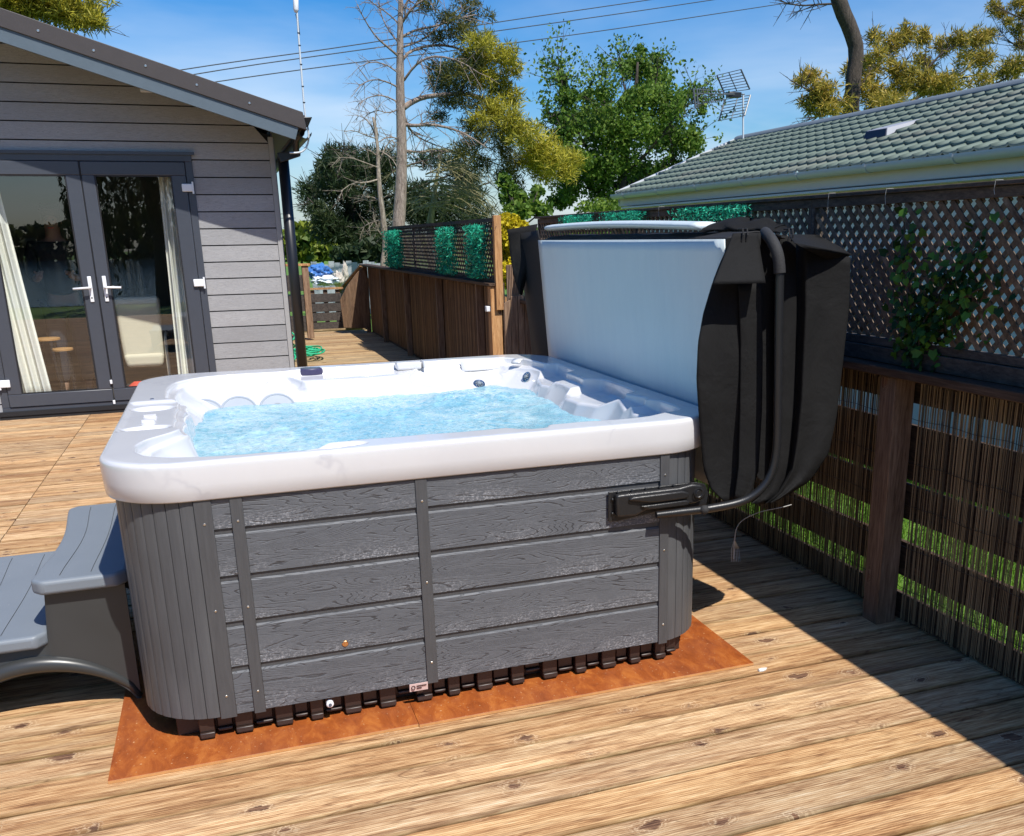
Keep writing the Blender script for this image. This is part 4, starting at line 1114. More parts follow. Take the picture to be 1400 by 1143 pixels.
# low fence on the left of the walkway: post, rail, dark boards
lf = thing('walkway_railing', 'weathered timber post and railing on the left of the walkway beyond the downpipe', 'railing', (1.3, 13.5, 0))
mb = MB(); p0 = at(412, 364, y=13.5); p1 = at(421, 364, y=13.5)
mb.box(p0.x, p1.x, 13.45, 13.55, -.02, 1.16); mb.build('post', 'panel_board_wood', lf, bevel=.005)
mb = MB(); mb.box(.6, p1.x+.03, 13.43, 13.57, 1.162, 1.20); mb.build('cap_rail', 'pale_post_wood', lf, bevel=.004)
for k in range(3):
    mb = MB(); mb.box(.6, p0.x-.005, 13.48, 13.50, .10+k*.33, .36+k*.33); mb.build('board', 'trellis_wood', lf)
# pallet gate at the bottom of the ramp
pg = thing('pallet_gate', 'dark slatted pallet gate across the bottom of the ramp', 'gate', (2.0, 16.6, -.4))
g0 = at(424, 400, y=16.6); g1 = at(466, 400, y=16.6); gt = at(440, 396, y=16.6).z; gb = -.55
for k in range(6):
    z0 = gb+(gt-.06-gb)*k/6; mb = MB(); mb.box(g0.x, g1.x, 16.6, 16.625, z0, z0+(gt-.06-gb)/6-.02); mb.build('slat', 'trellis_wood', pg)
for t in (.08, .5, .9):
    x = g0.x+(g1.x-g0.x)*t; mb = MB(); mb.box(x-.04, x+.04, 16.63, 16.70, gb, gt-.01); mb.build('upright', 'post_wood', pg)
mb = MB(); mb.box(g0.x-.05, g1.x+.05, 16.59, 16.72, gt, gt+.035); mb.build('top_board', 'pale_post_wood', pg)
# steps leading off the deck through the opening
ss = thing('garden_steps', 'pale timber steps with sloping handrails leading off the deck between the two fences', 'steps', (2.7, 5.4, -.3))
for k in range(3):
    mb = MB(); mb.box(2.63+k*.26, 2.87+k*.26, 4.98, 5.75, -.10-k*.12, -.07-k*.12); mb.build('tread', 'deck_wood', ss)
for z in (1.0, .74, .50, .27):
    mb = MB(); mb.bar((2.58, 5.86, z), (3.5, 5.86, z-.42), .03, .085 if z < .6 else .05); mb.build('rail', 'pale_post_wood', ss)
mb = MB(); mb.box(3.45, 3.53, 5.84, 5.92, -.36, .62); mb.build('post', 'post_wood', ss)
# ================================================================== CHALET on the left
HY = 7.2
ch = thing('chalet', 'grey timber-clad chalet with anthracite french doors and brown roof verge', 'chalet', (-2, HY, 0))
def roofz(x): return 2.473+.3143*(.819-x)      # underside line of the rake board
DX0, DX1, DZ0, DZ1 = -2.05, -.088, .015, 2.372
XR = .632
mb = MB(); PB = .159; z = at(325, 311.5, y=HY).z-.159*14
def seg(x0, x1, z0, z1, xt=None):
    """one board with a shadow-gap groove at the top; xt = right end at the top edge"""
    xt = x1 if xt is None else xt; g_ = .010
    mb.hexa([(x0, HY, z0), (x1, HY, z0), (x1, HY+.02, z0), (x0, HY+.02, z0)], [(x0, HY+.0, z1-g_), (xt, HY+.0, z1-g_), (xt, HY+.02, z1-g_), (x0, HY+.02, z1-g_)])
while z < 4.35:
    z0, z1 = z, z+PB-.0015
    if z1 > -.1:
        xr0 = min(XR, .824-(z0-2.55)/.3143); xr1 = min(XR, .824-(z1-2.55)/.3143)
        cuts = []
        if z1 <= DZ0 or z0 >= DZ1: cuts = [(-6.3, xr0, xr1)]
        else:
            cuts = [(-6.3, DX0, DX0), (DX1, xr0, xr1)]
            if z1 > DZ1+.03: seg(DX0, DX1, DZ1+.003, z1)
            if z0 < DZ1 and z1 > DZ1 and z1 <= DZ1+.03: pass
        # joints in the long run of boards
        for a, b, bt in cuts:
            if a == -6.3 and b > -3: seg(a, -3.1, max(z0, ZG-.02), z1); seg(-3.097, b, max(z0, ZG-.02), z1, bt)
            else: seg(a, b, max(z0, ZG-.02), z1, bt)
    z += PB
mb.build('front_cladding', 'cladding', ch)
mb = MB(); # sheathing behind the boards, with the door opening left clear
mb.box(-6.3, DX0-.002, HY+.022, HY+.14, -.2, 2.5); mb.box(DX1+.002, .66, HY+.022, HY+.14, -.2, 2.5)
mb.box(DX0-.001, DX1+.001, HY+.022, HY+.14, DZ1+.001, 2.5)
mb.hexa([(-6.3, HY+.022, 2.501), (.66, HY+.022, 2.501), (.66, HY+.022, 2.56), (-6.3, HY+.022, 4.70)], [(-6.3, HY+.14, 2.501), (.66, HY+.14, 2.501), (.66, HY+.14, 2.56), (-6.3, HY+.14, 4.70)])
mb.box(.54, .665, HY+.141, 15.5, -.2, 2.5); mb.box(-6.3, -6.2, HY+.15, 15.5, -.2, 4.5); mb.box(-6.3, .66, 15.4, 15.5, -.2, 2.7)
mb.build('wall_core', 'dark_core', ch)
mb = MB(); mb.box(.634, .682, HY-.012, HY+.03, -.1, 2.545); mb.box(.667, .690, HY+.03, HY+.09, -.1, 2.53); mb.build('corner_trim', 'trim_grey', ch, bevel=.003)
# side wall boards
mb = MB(); z = at(325, 311.5, y=HY).z-.159*14
while z < 2.5:
    mb.box(.667, .684, HY+.10, 15.5, max(z, -.1), z+PB-.012); z += PB
mb.build('side_cladding', 'cladding', ch)
# roof: two slopes, rake boards
RY = 6.59
xe, xr_ = .95, -6.5
def rz(x, o): return 2.472+.3143*(.818-x)+o
roof = MB()
roof.hexa([(xe, RY+.03, rz(xe, .12)), (xr_, RY+.03, rz(xr_, .12)), (xr_, 15.8, rz(xr_, .12)), (xe, 15.8, rz(xe, .12))], [(xe, RY+.03, rz(xe, .25)), (xr_, RY+.03, rz(xr_, .25)), (xr_, 15.8, rz(xr_, .25)), (xe, 15.8, rz(xe, .25))])
rf = roof.build('roof', 'verge_brown', ch)
mb = MB(); o0, o1 = .118, .268
mb.hexa([(xe+.005, RY-.016, rz(xe, o0)), (xr_, RY-.016, rz(xr_, o0)), (xr_, RY+.028, rz(xr_, o0)), (xe+.005, RY+.028, rz(xe, o0))], [(xe-.02, RY-.016, rz(xe-.02, o1)), (xr_, RY-.016, rz(xr_, o1)), (xr_, RY+.028, rz(xr_, o1)), (xe-.02, RY+.028, rz(xe-.02, o1))])
vg = mb.build('verge_board', 'verge_brown', rf, bevel=.004)
mb = MB()
mb.hexa([(.845, RY, rz(.845, 0)), (xr_, RY, rz(xr_, 0)), (xr_, RY+.024, rz(xr_, 0)), (.845, RY+.024, rz(.845, 0))], [(.88, RY, rz(.88, .122)), (xr_, RY, rz(xr_, .122)), (xr_, RY+.024, rz(xr_, .122)), (.88, RY+.024, rz(.88, .122))])
mb.build('rake_board', 'fascia_grey', rf, bevel=.003)
mb = MB()
mb.hexa([(.86, RY+.025, rz(.86, .10)), (xr_, RY+.025, rz(xr_, .10)), (xr_, HY+.02, rz(xr_, .10)), (.86, HY+.02, rz(.86, .10))], [(.86, RY+.025, rz(.86, .118)), (xr_, RY+.025, rz(xr_, .118)), (xr_, HY+.02, rz(xr_, .118)), (.86, HY+.02, rz(.86, .118))])
mb.build('soffit', 'soffit_dark', rf)
sc_pts = [(52, 42), (128, 69), (199, 90), (269, 116), (341, 141)]
for u, w in sc_pts:
    p = at(u, w, y=RY-.016); mb = MB(); mb.disc(p, (0, -1, 0), .011, .006, 10, 0, .002); mb.build('screw', 'screw_steel', vg)
p = at(200, 123, y=RY+.1); mb = MB(); mb.box(p.x-.05, p.x+.07, RY+.08, RY+.17, p.z-.012, p.z+.008); mb.build('roof_light_strip', 'gutter_white', rf)
# gutter, hopper, downpipe, bracket, aerial cable
mb = MB(); rows = []
for yy in (RY+.03, 15.8): rows.append([(.945+.055*math.cos(a), yy, rz(.93, .10)+.055*math.sin(a)) for a in [PI+PI*k/8 for k in range(9)]])
mb.slab(rows, (0, 0, .004)); mb.build('gutter', 'pipe_black', ch)
h0 = at(404, 161, y=6.9)
mb = MB(); A_ = lambda u, w, y=6.68: at(u, w, y=y)
mb.hexa([A_(408, 174, 6.63), A_(421, 174, 6.63), A_(421, 174, 6.78), A_(408, 174, 6.78)], [A_(403, 160, 6.61), A_(426, 160, 6.61), A_(427, 160, 6.80), A_(403, 160, 6.80)]); mb.build('hopper', 'pipe_black', ch, bevel=.006)
mb = MB(); mb.tube([A_(414, 172, 6.72), A_(412, 182, 6.75), A_(405, 190, 6.85), A_(405, 208, 6.95)], .030, 12); mb.build('swan_neck', 'pipe_black', ch, autosm=40)
mb = MB(); a, b, c, d = A_(379, 209, 7.02), A_(411, 206, 7.02), A_(411, 213, 7.02), A_(384, 222, 7.02)
mb.hexa([a, b, c, d], [p+Vector((0, .10, 0)) for p in (a, b, c, d)]); mb.build('bracket_arm', 'pipe_black', ch, bevel=.004)
mb = MB(); t_ = A_(383, 214, 7.12); mb.tube([Vector((.755, 7.12, t_.z)), Vector((.755, 7.12, -.05))], .052, 14); mb.build('downpipe', 'pipe_black', ch, smooth=True)
mb = MB(); mb.bar(A_(386, 205, 7.0), A_(401, 186, 7.0), .03, .02); mb.build('strut', 'soffit_dark', ch)
# French doors
dr = MB()
def frame(mb, x0, x1, z0, z1, w, y0, y1, wb=None):
    wb = wb or w
    mb.box(x0, x1, y0, y1, z1-w, z1); mb.box(x0, x1, y0, y1, z0, z0+wb); mb.box(x0, x0+w, y0+.0005, y1-.0005, z0+wb, z1-w); mb.box(x1-w, x1, y0+.0005, y1-.0005, z0+wb, z1-w)
frame(dr, DX0, DX1, DZ0, DZ1, .065, HY-.018, HY+.06, .05)
fd = dr.build('french_doors', 'anthracite', ch, bevel=.004)
mb = MB(); mb.box(DX0-.03, DX1+.03, HY-.06, HY-.019, -.01, .03); mb.build('threshold', 'gasket', fd)
mb = MB(); mb.box(-6.3, .66, HY+.03, HY+.10, -.36, .0); mb.box(DX0-.03, DX1+.03, HY-.05, HY+.02, ZG-.02, -.012); mb.build('plinth', 'dark_core', ch)
mb = MB(); mb.box(DX0-.012, DX1+.03, HY-.035, HY-.019, DZ1-.006, DZ1+.022); mb.build('drip_head', 'anthracite', fd)
for k, (a, b, ga, gb_) in enumerate(((-1.982, -1.0725, -1.862, -1.195), (-1.0645, -.156, -.955, -.285))):
    z0, z1 = .068, 2.303; g0, g1 = .190, 2.182; mb = MB(); y0, y1 = HY-.03, HY+.03
    mb.box(a, b, y0, y1, g1, z1); mb.box(a, b, y0, y1, z0, g0); mb.box(a, ga, y0+.0005, y1-.0005, g0, g1); mb.box(gb_, b, y0+.0005, y1-.0005, g0, g1)
    leaf = mb.build('door_leaf', 'anthracite', fd, bevel=.006)
    mb = MB(); w = .012
    mb.box(ga, gb_, HY-.024, HY-.012, g1-w, g1-.0005); mb.box(ga, gb_, HY-.024, HY-.012, g0+.0005, g0+w); mb.box(ga+.0005, ga+w, HY-.0235, HY-.0125, g0+w, g1-w); mb.box(gb_-w, gb_-.0005, HY-.0235, HY-.0125, g0+w, g1-w)
    mb.build('gasket', 'gasket', leaf)
    mb = MB(); mb.quad((ga+.002, HY-.008, g0+.002), (gb_-.002, HY-.008, g0+.002), (gb_-.002, HY-.008, g1-.002), (ga+.002, HY-.008, g1-.002)); mb.build('glass', 'window_glass', leaf)
    hx = -1.128 if k == 0 else -1.0; sx = -1 if k == 0 else 1
    mb = MB(); mb.box(hx-.017, hx+.017, HY-.040, HY-.0305, 1.03, 1.27); hb = mb.build('handle_plate', 'handle_white', leaf, bevel=.008, seg=3)
    mb = MB(); mb.tube([(hx, HY-.04, 1.165), (hx, HY-.085, 1.165), (hx+sx*.02, HY-.092, 1.165), (hx+sx*.145, HY-.092, 1.160)], .0105, 10); mb.build('lever', 'handle_white', hb, smooth=True)
    mb = MB(); mb.disc((hx, HY-.0395, 1.07), (0, -1, 0), .007, .003, 12); mb.build('keyhole', 'gasket', hb)
    for z in ((2.07, 1.18) if k == 1 else (.30, 1.18)):
        x = -.152 if k == 1 else -1.985
        mb = MB(); mb.box(x-.052, x+.042, HY-.055, HY-.0305, z-.036, z+.036); h_ = mb.build('hinge', 'handle_white', leaf, bevel=.008, seg=3)
        mb = MB(); mb.tube([(x+(.047 if k == 1 else -.047), HY-.045, z-.055), (x+(.047 if k == 1 else -.047), HY-.045, z+.055)], .009, 10); mb.build('hinge_pin', 'handle_white', h_)
mb = MB(); mb.box(-1.071, -1.066, HY-.036, HY-.031, .07, 2.30); mb.build('meeting_stile', 'gasket', fd)
for z in (.26, .06):
    mb = MB(); mb.box(-1.082, -1.060, HY-.052, HY-.037, z-.02, z+.02); mb.build('shoot_bolt', 'handle_white', fd, bevel=.004)

# room behind the glass
rm = thing('chalet_room', 'dim living room seen through the french doors', 'room', (-1.5, 9, .02))
mb = MB(); mb.quad((-4.4, HY+.145, .02), (.53, HY+.145, .02), (.53, 11.2, .02), (-4.4, 11.2, .02)); mb.build('room_floor', 'room_floor', rm)
mb = MB(); mb.box(-4.4, .53, 11.2, 11.25, .02, 2.6); mb.box(.50, .535, HY+.146, 11.2, .02, 2.6); mb.box(-4.45, -4.4, HY+.146, 11.2, .02, 2.6); mb.build('room_wall', 'room_wall', rm)
mb = MB(); mb.box(-4.4, .53, HY+.146, 11.25, 2.6, 2.63); mb.build('room_ceiling', 'room_wall', rm)
def curtain(xl0, xr0, xl1, xr1, y, label, name='curtain'):
    """pleated curtain; narrow at the top (x..0) to the bottom (x..1)"""
    mb = MB(); rows = []; nu = 90
    for j in range(14):
        t = j/13; z = 2.30-(2.30-.06)*t; row = []
        for i in range(nu+1):
            s = i/nu; x = xl0+(xl1-xl0)*t+(xr0+(xr1-xr0)*t-(xl0+(xl1-xl0)*t))*s
            row.append((x, y+.035*math.sin(s*40+.4*math.sin(t*3))+.012*math.sin(s*17+2), z))
        rows.append(row)
    mb.slab(rows, (0, .003, 0)); return tag(mb.build(name, 'curtain', smooth=True, origin=(xl0, y, .06)), label, 'curtain', 'curtains inside the french doors')
curtain(-2.25, -1.82, -2.15, -1.64, 7.42, 'cream curtain gathered at the left side of the left glass door')
curtain(-.41, -.10, -.47, -.10, 7.42, 'cream curtain hanging at the right side of the right glass door')
ac = thing('armchair', 'cream high-backed armchair behind the right glass door', 'armchair', (-.82, 8.0, .02))
def cushion(x0, x1, y0, y1, z0, z1, name, m, parent, r=.05, lean=0.):
    mb = MB(); mb.hexa([(x0, y0, z0), (x1, y0, z0), (x1, y1, z0), (x0, y1, z0)], [(x0-.02, y0+lean, z1), (x1+.02, y0+lean, z1), (x1+.02, y1+lean, z1), (x0-.02, y1+lean, z1)])
    return mb.build(name, m, parent, bevel=r, seg=4)
cushion(-1.0, -.60, 7.92, 8.06, .36, 1.02, 'backrest', 'upholstery', ac, .04, .05)
cushion(-.98, -.62, 7.90, 8.45, .30, .44, 'seat', 'upholstery', ac, .04)
for x in (-1.05, -.57):
    mb = MB(); mb.tube(smooth_path([Vector((x, 7.88, .02)), Vector((x, 7.86, .30)), Vector((x, 7.93, .60)), Vector((x, 8.2, .64)), Vector((x, 8.45, .58))]), .018, 8); mb.build('arm_rail', 'upholstery', ac, smooth=True)
mb = MB(); mb.bar((-1.05, 7.9, .05), (-.57, 7.9, .05), .03, .03); mb.bar((-1.05, 8.4, .05), (-.57, 8.4, .05), .03, .03); mb.build('base_rail', 'upholstery', ac)
def stool(x, y, r, h, name, label, cat):
    t = thing(name, label, cat, (x, y, .02)); mb = MB(); mb.disc((x, y, h-.022), (0, 0, 1), r, .022, 28, 0, .004); mb.build('top', 'table_top_wood', t, autosm=40)
    for k in range(4):
        a = PI/4+k*PI/2; mb = MB(); mb.tube([(x+r*.72*math.cos(a), y+r*.72*math.sin(a), h-.022), (x+r*.95*math.cos(a), y+r*.95*math.sin(a), .02)], .009, 6); mb.build('leg', 'black_steel', t)
q = at(64, 462, y=7.78); stool(q.x, 7.78, .12, q.z, 'side_table', 'small round wooden side table with black legs inside the chalet', 'side table')
q = at(84, 476, y=7.70); stool(q.x+.01, 7.70, .095, q.z, 'stool', 'low wooden stool with black legs beside the side table inside the chalet', 'stool')
p = at(187, 517, y=7.75); mb = MB(); rows = []
for j in range(7):
    t = j/6; rows.append([(p.x+.10*math.cos(a)*math.sin(PI*(.1+.8*t)), 7.80+.08*math.sin(a)*math.sin(PI*(.1+.8*t)), .03+.14*t) for a in [2*PI*k/16 for k in range(16)]])
mb.grid(rows, closed=True); tag(mb.build('cushion', 'red_fabric', smooth=True, origin=(p.x, 7.8, .03)), 'red cushion on the floor behind the right glass door', 'cushion')

# person standing behind the left door, dark clothes, arms bent in front
def body(name, V, E, mname, parent, origin):
    bm = bmesh.new(); ly = bm.verts.layers.skin.verify(); vs = [bm.verts.new(tuple(Vector(v[:3])-Vector(origin))) for v in V]
    for a, b in E: bm.edges.new((vs[a], vs[b]))
    for v, q in zip(vs, V):
        v[ly].radius = (q[3], q[4] if len(q) > 4 else q[3])
    vs[0][ly].use_root = True
    me = bpy.data.meshes.new(name); bm.to_mesh(me); bm.free(); me.materials.append(MATS[mname])
    ob = bpy.data.objects.new(name, me); COL.objects.link(ob); ob.parent = parent
    md = ob.modifiers.new('skin', 'SKIN'); md.use_smooth_shade = True; s2 = ob.modifiers.new('sub', 'SUBSURF'); s2.levels = 2; s2.render_levels = 2
    WL[ob.name] = origin; return ob
px_, py_ = -1.52, 8.25
pe = thing('person', 'person in dark clothes standing behind the left glass door, forearms bent in front', 'person', (px_, py_, .02))
O = (px_, py_, .02)
s = 1.08
def V_(x, y, z, r, r2=None): return (px_+x*s, py_+y*s, .02+z*s, r*s, (r2 or r)*s)
BV = [V_(0,0,.95,.15,.11), V_(0,.0,1.10,.14,.10), V_(0,0,1.30,.16,.11), V_(0,0,1.42,.12,.09), V_(0,-.01,1.50,.055), V_(0,-.02,1.58,.075,.085), V_(0,-.02,1.67,.075,.09), V_(0,-.01,1.73,.05,.06),
      V_(-.18,0,1.41,.06), V_(-.25,-.02,1.16,.045), V_(-.17,-.22,1.12,.036), V_(-.12,-.29,1.16,.028),
      V_(.18,0,1.41,.06), V_(.25,-.02,1.16,.045), V_(.17,-.22,1.12,.036), V_(.12,-.29,1.16,.028),
      V_(-.10,0,.86,.09), V_(-.11,-.01,.48,.062), V_(-.11,.02,.09,.042), V_(-.11,-.12,.04,.035),
      V_(.10,0,.86,.09), V_(.11,-.01,.48,.062), V_(.11,.02,.09,.042), V_(.11,-.12,.04,.035)]
for i_ in (0,1,2,3,16,17,20,21): BV[i_] = BV[i_][:3]+(BV[i_][3]*.78, BV[i_][4]*.78)
BE = [(0,1),(1,2),(2,3),(3,4),(4,5),(5,6),(6,7),(3,8),(8,9),(9,10),(10,11),(3,12),(12,13),(13,14),(14,15),(0,16),(16,17),(17,18),(18,19),(0,20),(20,21),(21,22),(22,23)]
body('body', BV, BE, 'skin', pe, O)
def fing(hx, sg):
    for k in range(4):
        x = px_+(hx+sg*(-.022+.015*k))*s; y0 = py_-.31*s; z = .02+(1.175+.004*k)*s; L = (.030, .036, .034, .026)[k]*s
        body('finger', [(x, y0, z, .009), (x, y0-L, z+.01, .0085), (x-sg*.004, y0-L*1.5, z-.012, .0078), (x-sg*.006, y0-L*1.3, z-.03, .007)], [(0,1),(1,2),(2,3)], 'skin', pe, O)
    body('thumb', [(px_+(hx-sg*.025)*s, py_-.29*s, .02+1.17*s, .011), (px_+(hx-sg*.045)*s, py_-.32*s, .02+1.19*s, .009), (px_+(hx-sg*.04)*s, py_-.35*s, .02+1.195*s, .008)], [(0,1),(1,2)], 'skin', pe, O)
fing(-.12, 1); fing(.12, -1)
SV = [V_(0,0,.93,.165,.125), V_(0,.0,1.10,.155,.115), V_(0,0,1.30,.175,.125), V_(0,0,1.41,.13,.10), V_(0,-.01,1.455,.07), V_(-.185,0,1.41,.075), V_(-.24,-.01,1.22,.066), V_(.185,0,1.41,.075), V_(.24,-.01,1.22,.066)]
SV = [q[:3]+(q[3]*1.12, q[4]*1.12) for q in SV]
SV += [V_(-.22,-.08,1.14,.055), V_(-.165,-.225,1.12,.045), V_(.22,-.08,1.14,.055), V_(.165,-.225,1.12,.045)]
body('shirt', SV, [(0,1),(1,2),(2,3),(3,4),(3,5),(5,6),(3,7),(7,8),(6,9),(9,10),(8,11),(11,12)], 'black_cotton', pe, O)
TV = [V_(0,0,.95,.155,.12), V_(-.10,0,.84,.10), V_(-.11,-.01,.48,.075), V_(-.11,.02,.10,.06), V_(.10,0,.84,.10), V_(.11,-.01,.48,.075), V_(.11,.02,.10,.06)]
TV = [q[:3]+(q[3]*1.15, q[4]*1.15) for q in TV]
body('trousers', TV, [(0,1),(1,2),(2,3),(0,4),(4,5),(5,6)], 'denim', pe, O)
HV = [V_(0,.015,1.70,.085,.095), V_(0,.03,1.62,.08,.085), V_(0,.0,1.745,.06,.07)]
body('hair', HV, [(0,1),(0,2)], 'hair', pe, O)
mb = MB(); mb.disc((px_, py_-.115*s, .02+1.625*s), (0, -1, -.2), .014, .02, 10, 0, .006); mb.build('nose', 'skin', pe, smooth=True)
for sg in (-1, 1):
    mb = MB(); mb.disc((px_+sg*.03*s, py_-.098*s, .02+1.655*s), (0, -1, 0), .010, .004, 12); mb.build('eye', 'hair', pe)
    mb = MB(); mb.disc((px_+sg*.078*s, py_-.01*s, .02+1.635*s), (sg, 0, 0), .022, .012, 12, 0, .004); mb.build('ear', 'skin', pe, smooth=True)
mb = MB(); mb.tube([(px_-.025*s, py_-.098*s, .02+1.585*s), (px_, py_-.108*s, .02+1.582*s), (px_+.025*s, py_-.098*s, .02+1.585*s)], .004, 6); mb.build('mouth', 'red_fabric', pe)

# aerial pole on the eave
pl_ = thing('antenna_pole', 'thin pale pole with a white rod antenna fixed at the chalet eave', 'antenna', tuple(at(417, 175, y=6.9)))
mb = MB(); mb.tube(smooth_path([A_(406, 16), A_(409, 60), A_(413, 110), A_(417, 160), A_(422, 178), A_(422, 195), A_(416, 206), A_(408, 209), A_(396, 209)]), .0085, 8); mb.build('pole', 'pole_white', pl_, smooth=True)
mb = MB(); mb.tube([A_(404, -22), A_(404.6, 13), A_(405, 17)], [.024, .024, .015], 14); mb.build('rod_antenna', 'handle_white', pl_, smooth=True)
mb = MB(); mb.tube([A_(404, 19), A_(409, 40), A_(410, 48)], .003, 5); mb.tube([A_(407, 19), A_(409.5, 44)], .003, 5)
for w in (45, 62, 88, 118, 140):
    mb.torus(A_(406+(w-16)*.078, w), (0, 0, 1), .010, .004, 10, 5)
mb.build('cable_clip', 'pipe_black', pl_)

# ================================================================== NEIGHBOURING BUNGALOW on the right
GX, GZ, RXX, RZ_ = 5.5, 2.12, 7.48, 2.885
YF, YN = 9.93, -6.
nb = thing('neighbour_bungalow', 'white bungalow with green-grey pantile roof and white gutter beyond the trellis', 'bungalow', (7.5, 2, -.36))
mb = MB(); mb.box(5.66, 9.3, YN+.2, YF-.15, -.36, 1.96); mb.hexa([(5.66, YF-.15, 1.961), (9.3, YF-.15, 1.961), (9.3, YF-.25, 1.961), (5.66, YF-.25, 1.961)], [(7.47, YF-.15, 2.75), (7.49, YF-.15, 2.75), (7.49, YF-.25, 2.75), (7.47, YF-.25, 2.75)])
mb.build('wall', 'render_wall', nb)
L_ = math.hypot(RXX-GX, RZ_-GZ); ux, uz = (RXX-GX)/L_, (RZ_-GZ)/L_; nx, nz = -uz, ux
NCOURSE = 9; wl = .168
def prof(y):
    """s-shaped pantile section"""
    t = (y/wl) % 1.
    if t < .78: return .004-.007*math.sin(PI*t/.78)+.003*math.sin(2*PI*t/.78)
    return .004+.016*math.sin(PI*(t-.78)/.22)
ys_ = np.arange(YN, YF+.001, wl/12)
V = []; Fc = []; n = len(ys_)
for k in range(NCOURSE):
    s0 = L_*k/NCOURSE-.02; s1 = L_*(k+1)/NCOURSE
    h0, h1 = .036, .004
    rws = [(s0, h0-.024), (s0, h0), ((s0+s1)/2, (h0+h1)/2), (s1, h1)]
    for (ss_, hh) in rws:
        ph = (k % 1)*0
        for y in ys_:
            hb_ = prof(y+k*wl*.0) if hh > h0-.02 else prof(y)
            h = hh+hb_; V.append((GX+ux*ss_+nx*h, y, GZ+uz*ss_+nz*h))
    b = k*4*n
    for r_ in range(3):
        i = np.arange(n-1); q = b+r_*n+i; Fc.append(np.stack([q, q+1, q+n+1, q+n], 1))
tile = bulk('roof', np.array(V), np.vstack(Fc), 'roof_tile', nb)
mb = MB()
mb.hexa([(RXX, YN, RZ_-.05), (9.5, YN, GZ-.02), (9.5, YF, GZ-.02), (RXX, YF, RZ_-.05)], [(RXX, YN, RZ_+.02), (9.5, YN, GZ+.05), (9.5, YF, GZ+.05), (RXX, YF, RZ_+.02)]); mb.build('back_slope', 'roof_tile', tile)
mb = MB(); rows = []
for y in (YN, YF+.02): rows.append([(RXX+.13*math.sin(a)+.0, y, RZ_-.015+.075*math.cos(a)) for a in [-1.35+2.7*k/10 for k in range(11)]])
mb.slab(rows, (0, 0, .012)); mb.build('ridge_cap', 'ridge_cap', tile, smooth=False, autosm=30)
mb = MB(); mb.bar((GX-.02, YF+.012, GZ+.02), (RXX, YF+.012, RZ_+.03), .03, .05); mb.build('verge_trim', 'gutter_white', tile)
mb = MB(); mb.hexa([(GX+.02, YF-.0, GZ-.15), (RXX, YF-.0, RZ_-.16), (RXX, YF-.02, RZ_-.16), (GX+.02, YF-.02, GZ-.15)], [(GX+.02, YF-.0, GZ-.01), (RXX, YF-.0, RZ_-.02), (RXX, YF-.02, RZ_-.02), (GX+.02, YF-.02, GZ-.01)]); mb.build('bargeboard', 'gutter_white', nb)
mb = MB(); rows = []
for y in (YN, YF+.02): rows.append([(GX-.045+.058*math.cos(a), y, GZ+.0+.062*math.sin(a)) for a in [PI+PI*k/10 for k in range(11)]])
mb.slab(rows, (0, 0, .004)); gt_ = mb.build('gutter', 'gutter_white', nb, autosm=40)
for y in np.arange(-3.2, 9.7, 1.06):
    mb = MB(); rows = []
    for yy in (y-.018, y+.018): rows.append([(GX-.045+.065*math.cos(a), yy, GZ+.069*math.sin(a)) for a in [PI-.1+(PI+.2)*k/10 for k in range(11)]])
    mb.slab(rows, (0, 0, .004)); mb.build('gutter_bracket', 'gutter_white', gt_)
mb = MB(); mb.box(GX+.03, GX+.055, YN, YF, GZ-.16, GZ-.01); mb.build('fascia', 'fascia_cream', nb)
mb = MB(); mb.box(GX+.056, 5.66, YN, YF-.03, GZ-.165, GZ-.145); mb.build('soffit', 'gutter_white', nb)
mb = MB(); mb.box(GX-.01, 5.70, YN, YF-.16, 1.925, 1.944); mb.build('trim_band', 'gutter_white', nb)
# roof vent
def onroof(y, s, h): return Vector((GX+ux*s+nx*h, y, GZ+uz*s+nz*h))
q = at(1183, 185, x=6.15); vy = q.y; vs_ = .86
mb = MB(); mb.hexa([onroof(vy-.20, vs_-.05, .03), onroof(vy+.16, vs_-.05, .03), onroof(vy+.16, vs_+.42, .03), onroof(vy-.20, vs_+.42, .03)], [onroof(vy-.18, vs_+.0, .10), onroof(vy+.14, vs_+.0, .10), onroof(vy+.14, vs_+.40, .04), onroof(vy-.18, vs_+.40, .04)])
vt = mb.build('roof_vent', 'vent_grey', nb, bevel=.006)
mb = MB(); mb.hexa([onroof(vy-.19, vs_-.055, .034), onroof(vy+.15, vs_-.055, .034), onroof(vy+.15, vs_-.050, .034), onroof(vy-.19, vs_-.050, .034)], [onroof(vy-.175, vs_-.012, .096), onroof(vy+.135, vs_-.012, .096), onroof(vy+.135, vs_-.004, .096), onroof(vy-.175, vs_-.004, .096)]); mb.build('vent_grille', 'vent_dark', vt)
for y in (1.0, 4.2, 7.2):
    mb = MB(); frame(mb, y-.5, y+.5, .55, 1.45, .05, 5.63, 5.67)
    wv_ = MB(); 
    for v in mb.v: wv_.v.append((v[1], v[0], v[2]))
    wv_.f = mb.f; wv_.mi = mb.mi; wf_ = wv_.build('window', 'gutter_white', nb)
    mb = MB(); mb.box(5.652, 5.658, y-.45, y+.45, .60, 1.40); mb.build('pane', 'vent_dark', wf_)

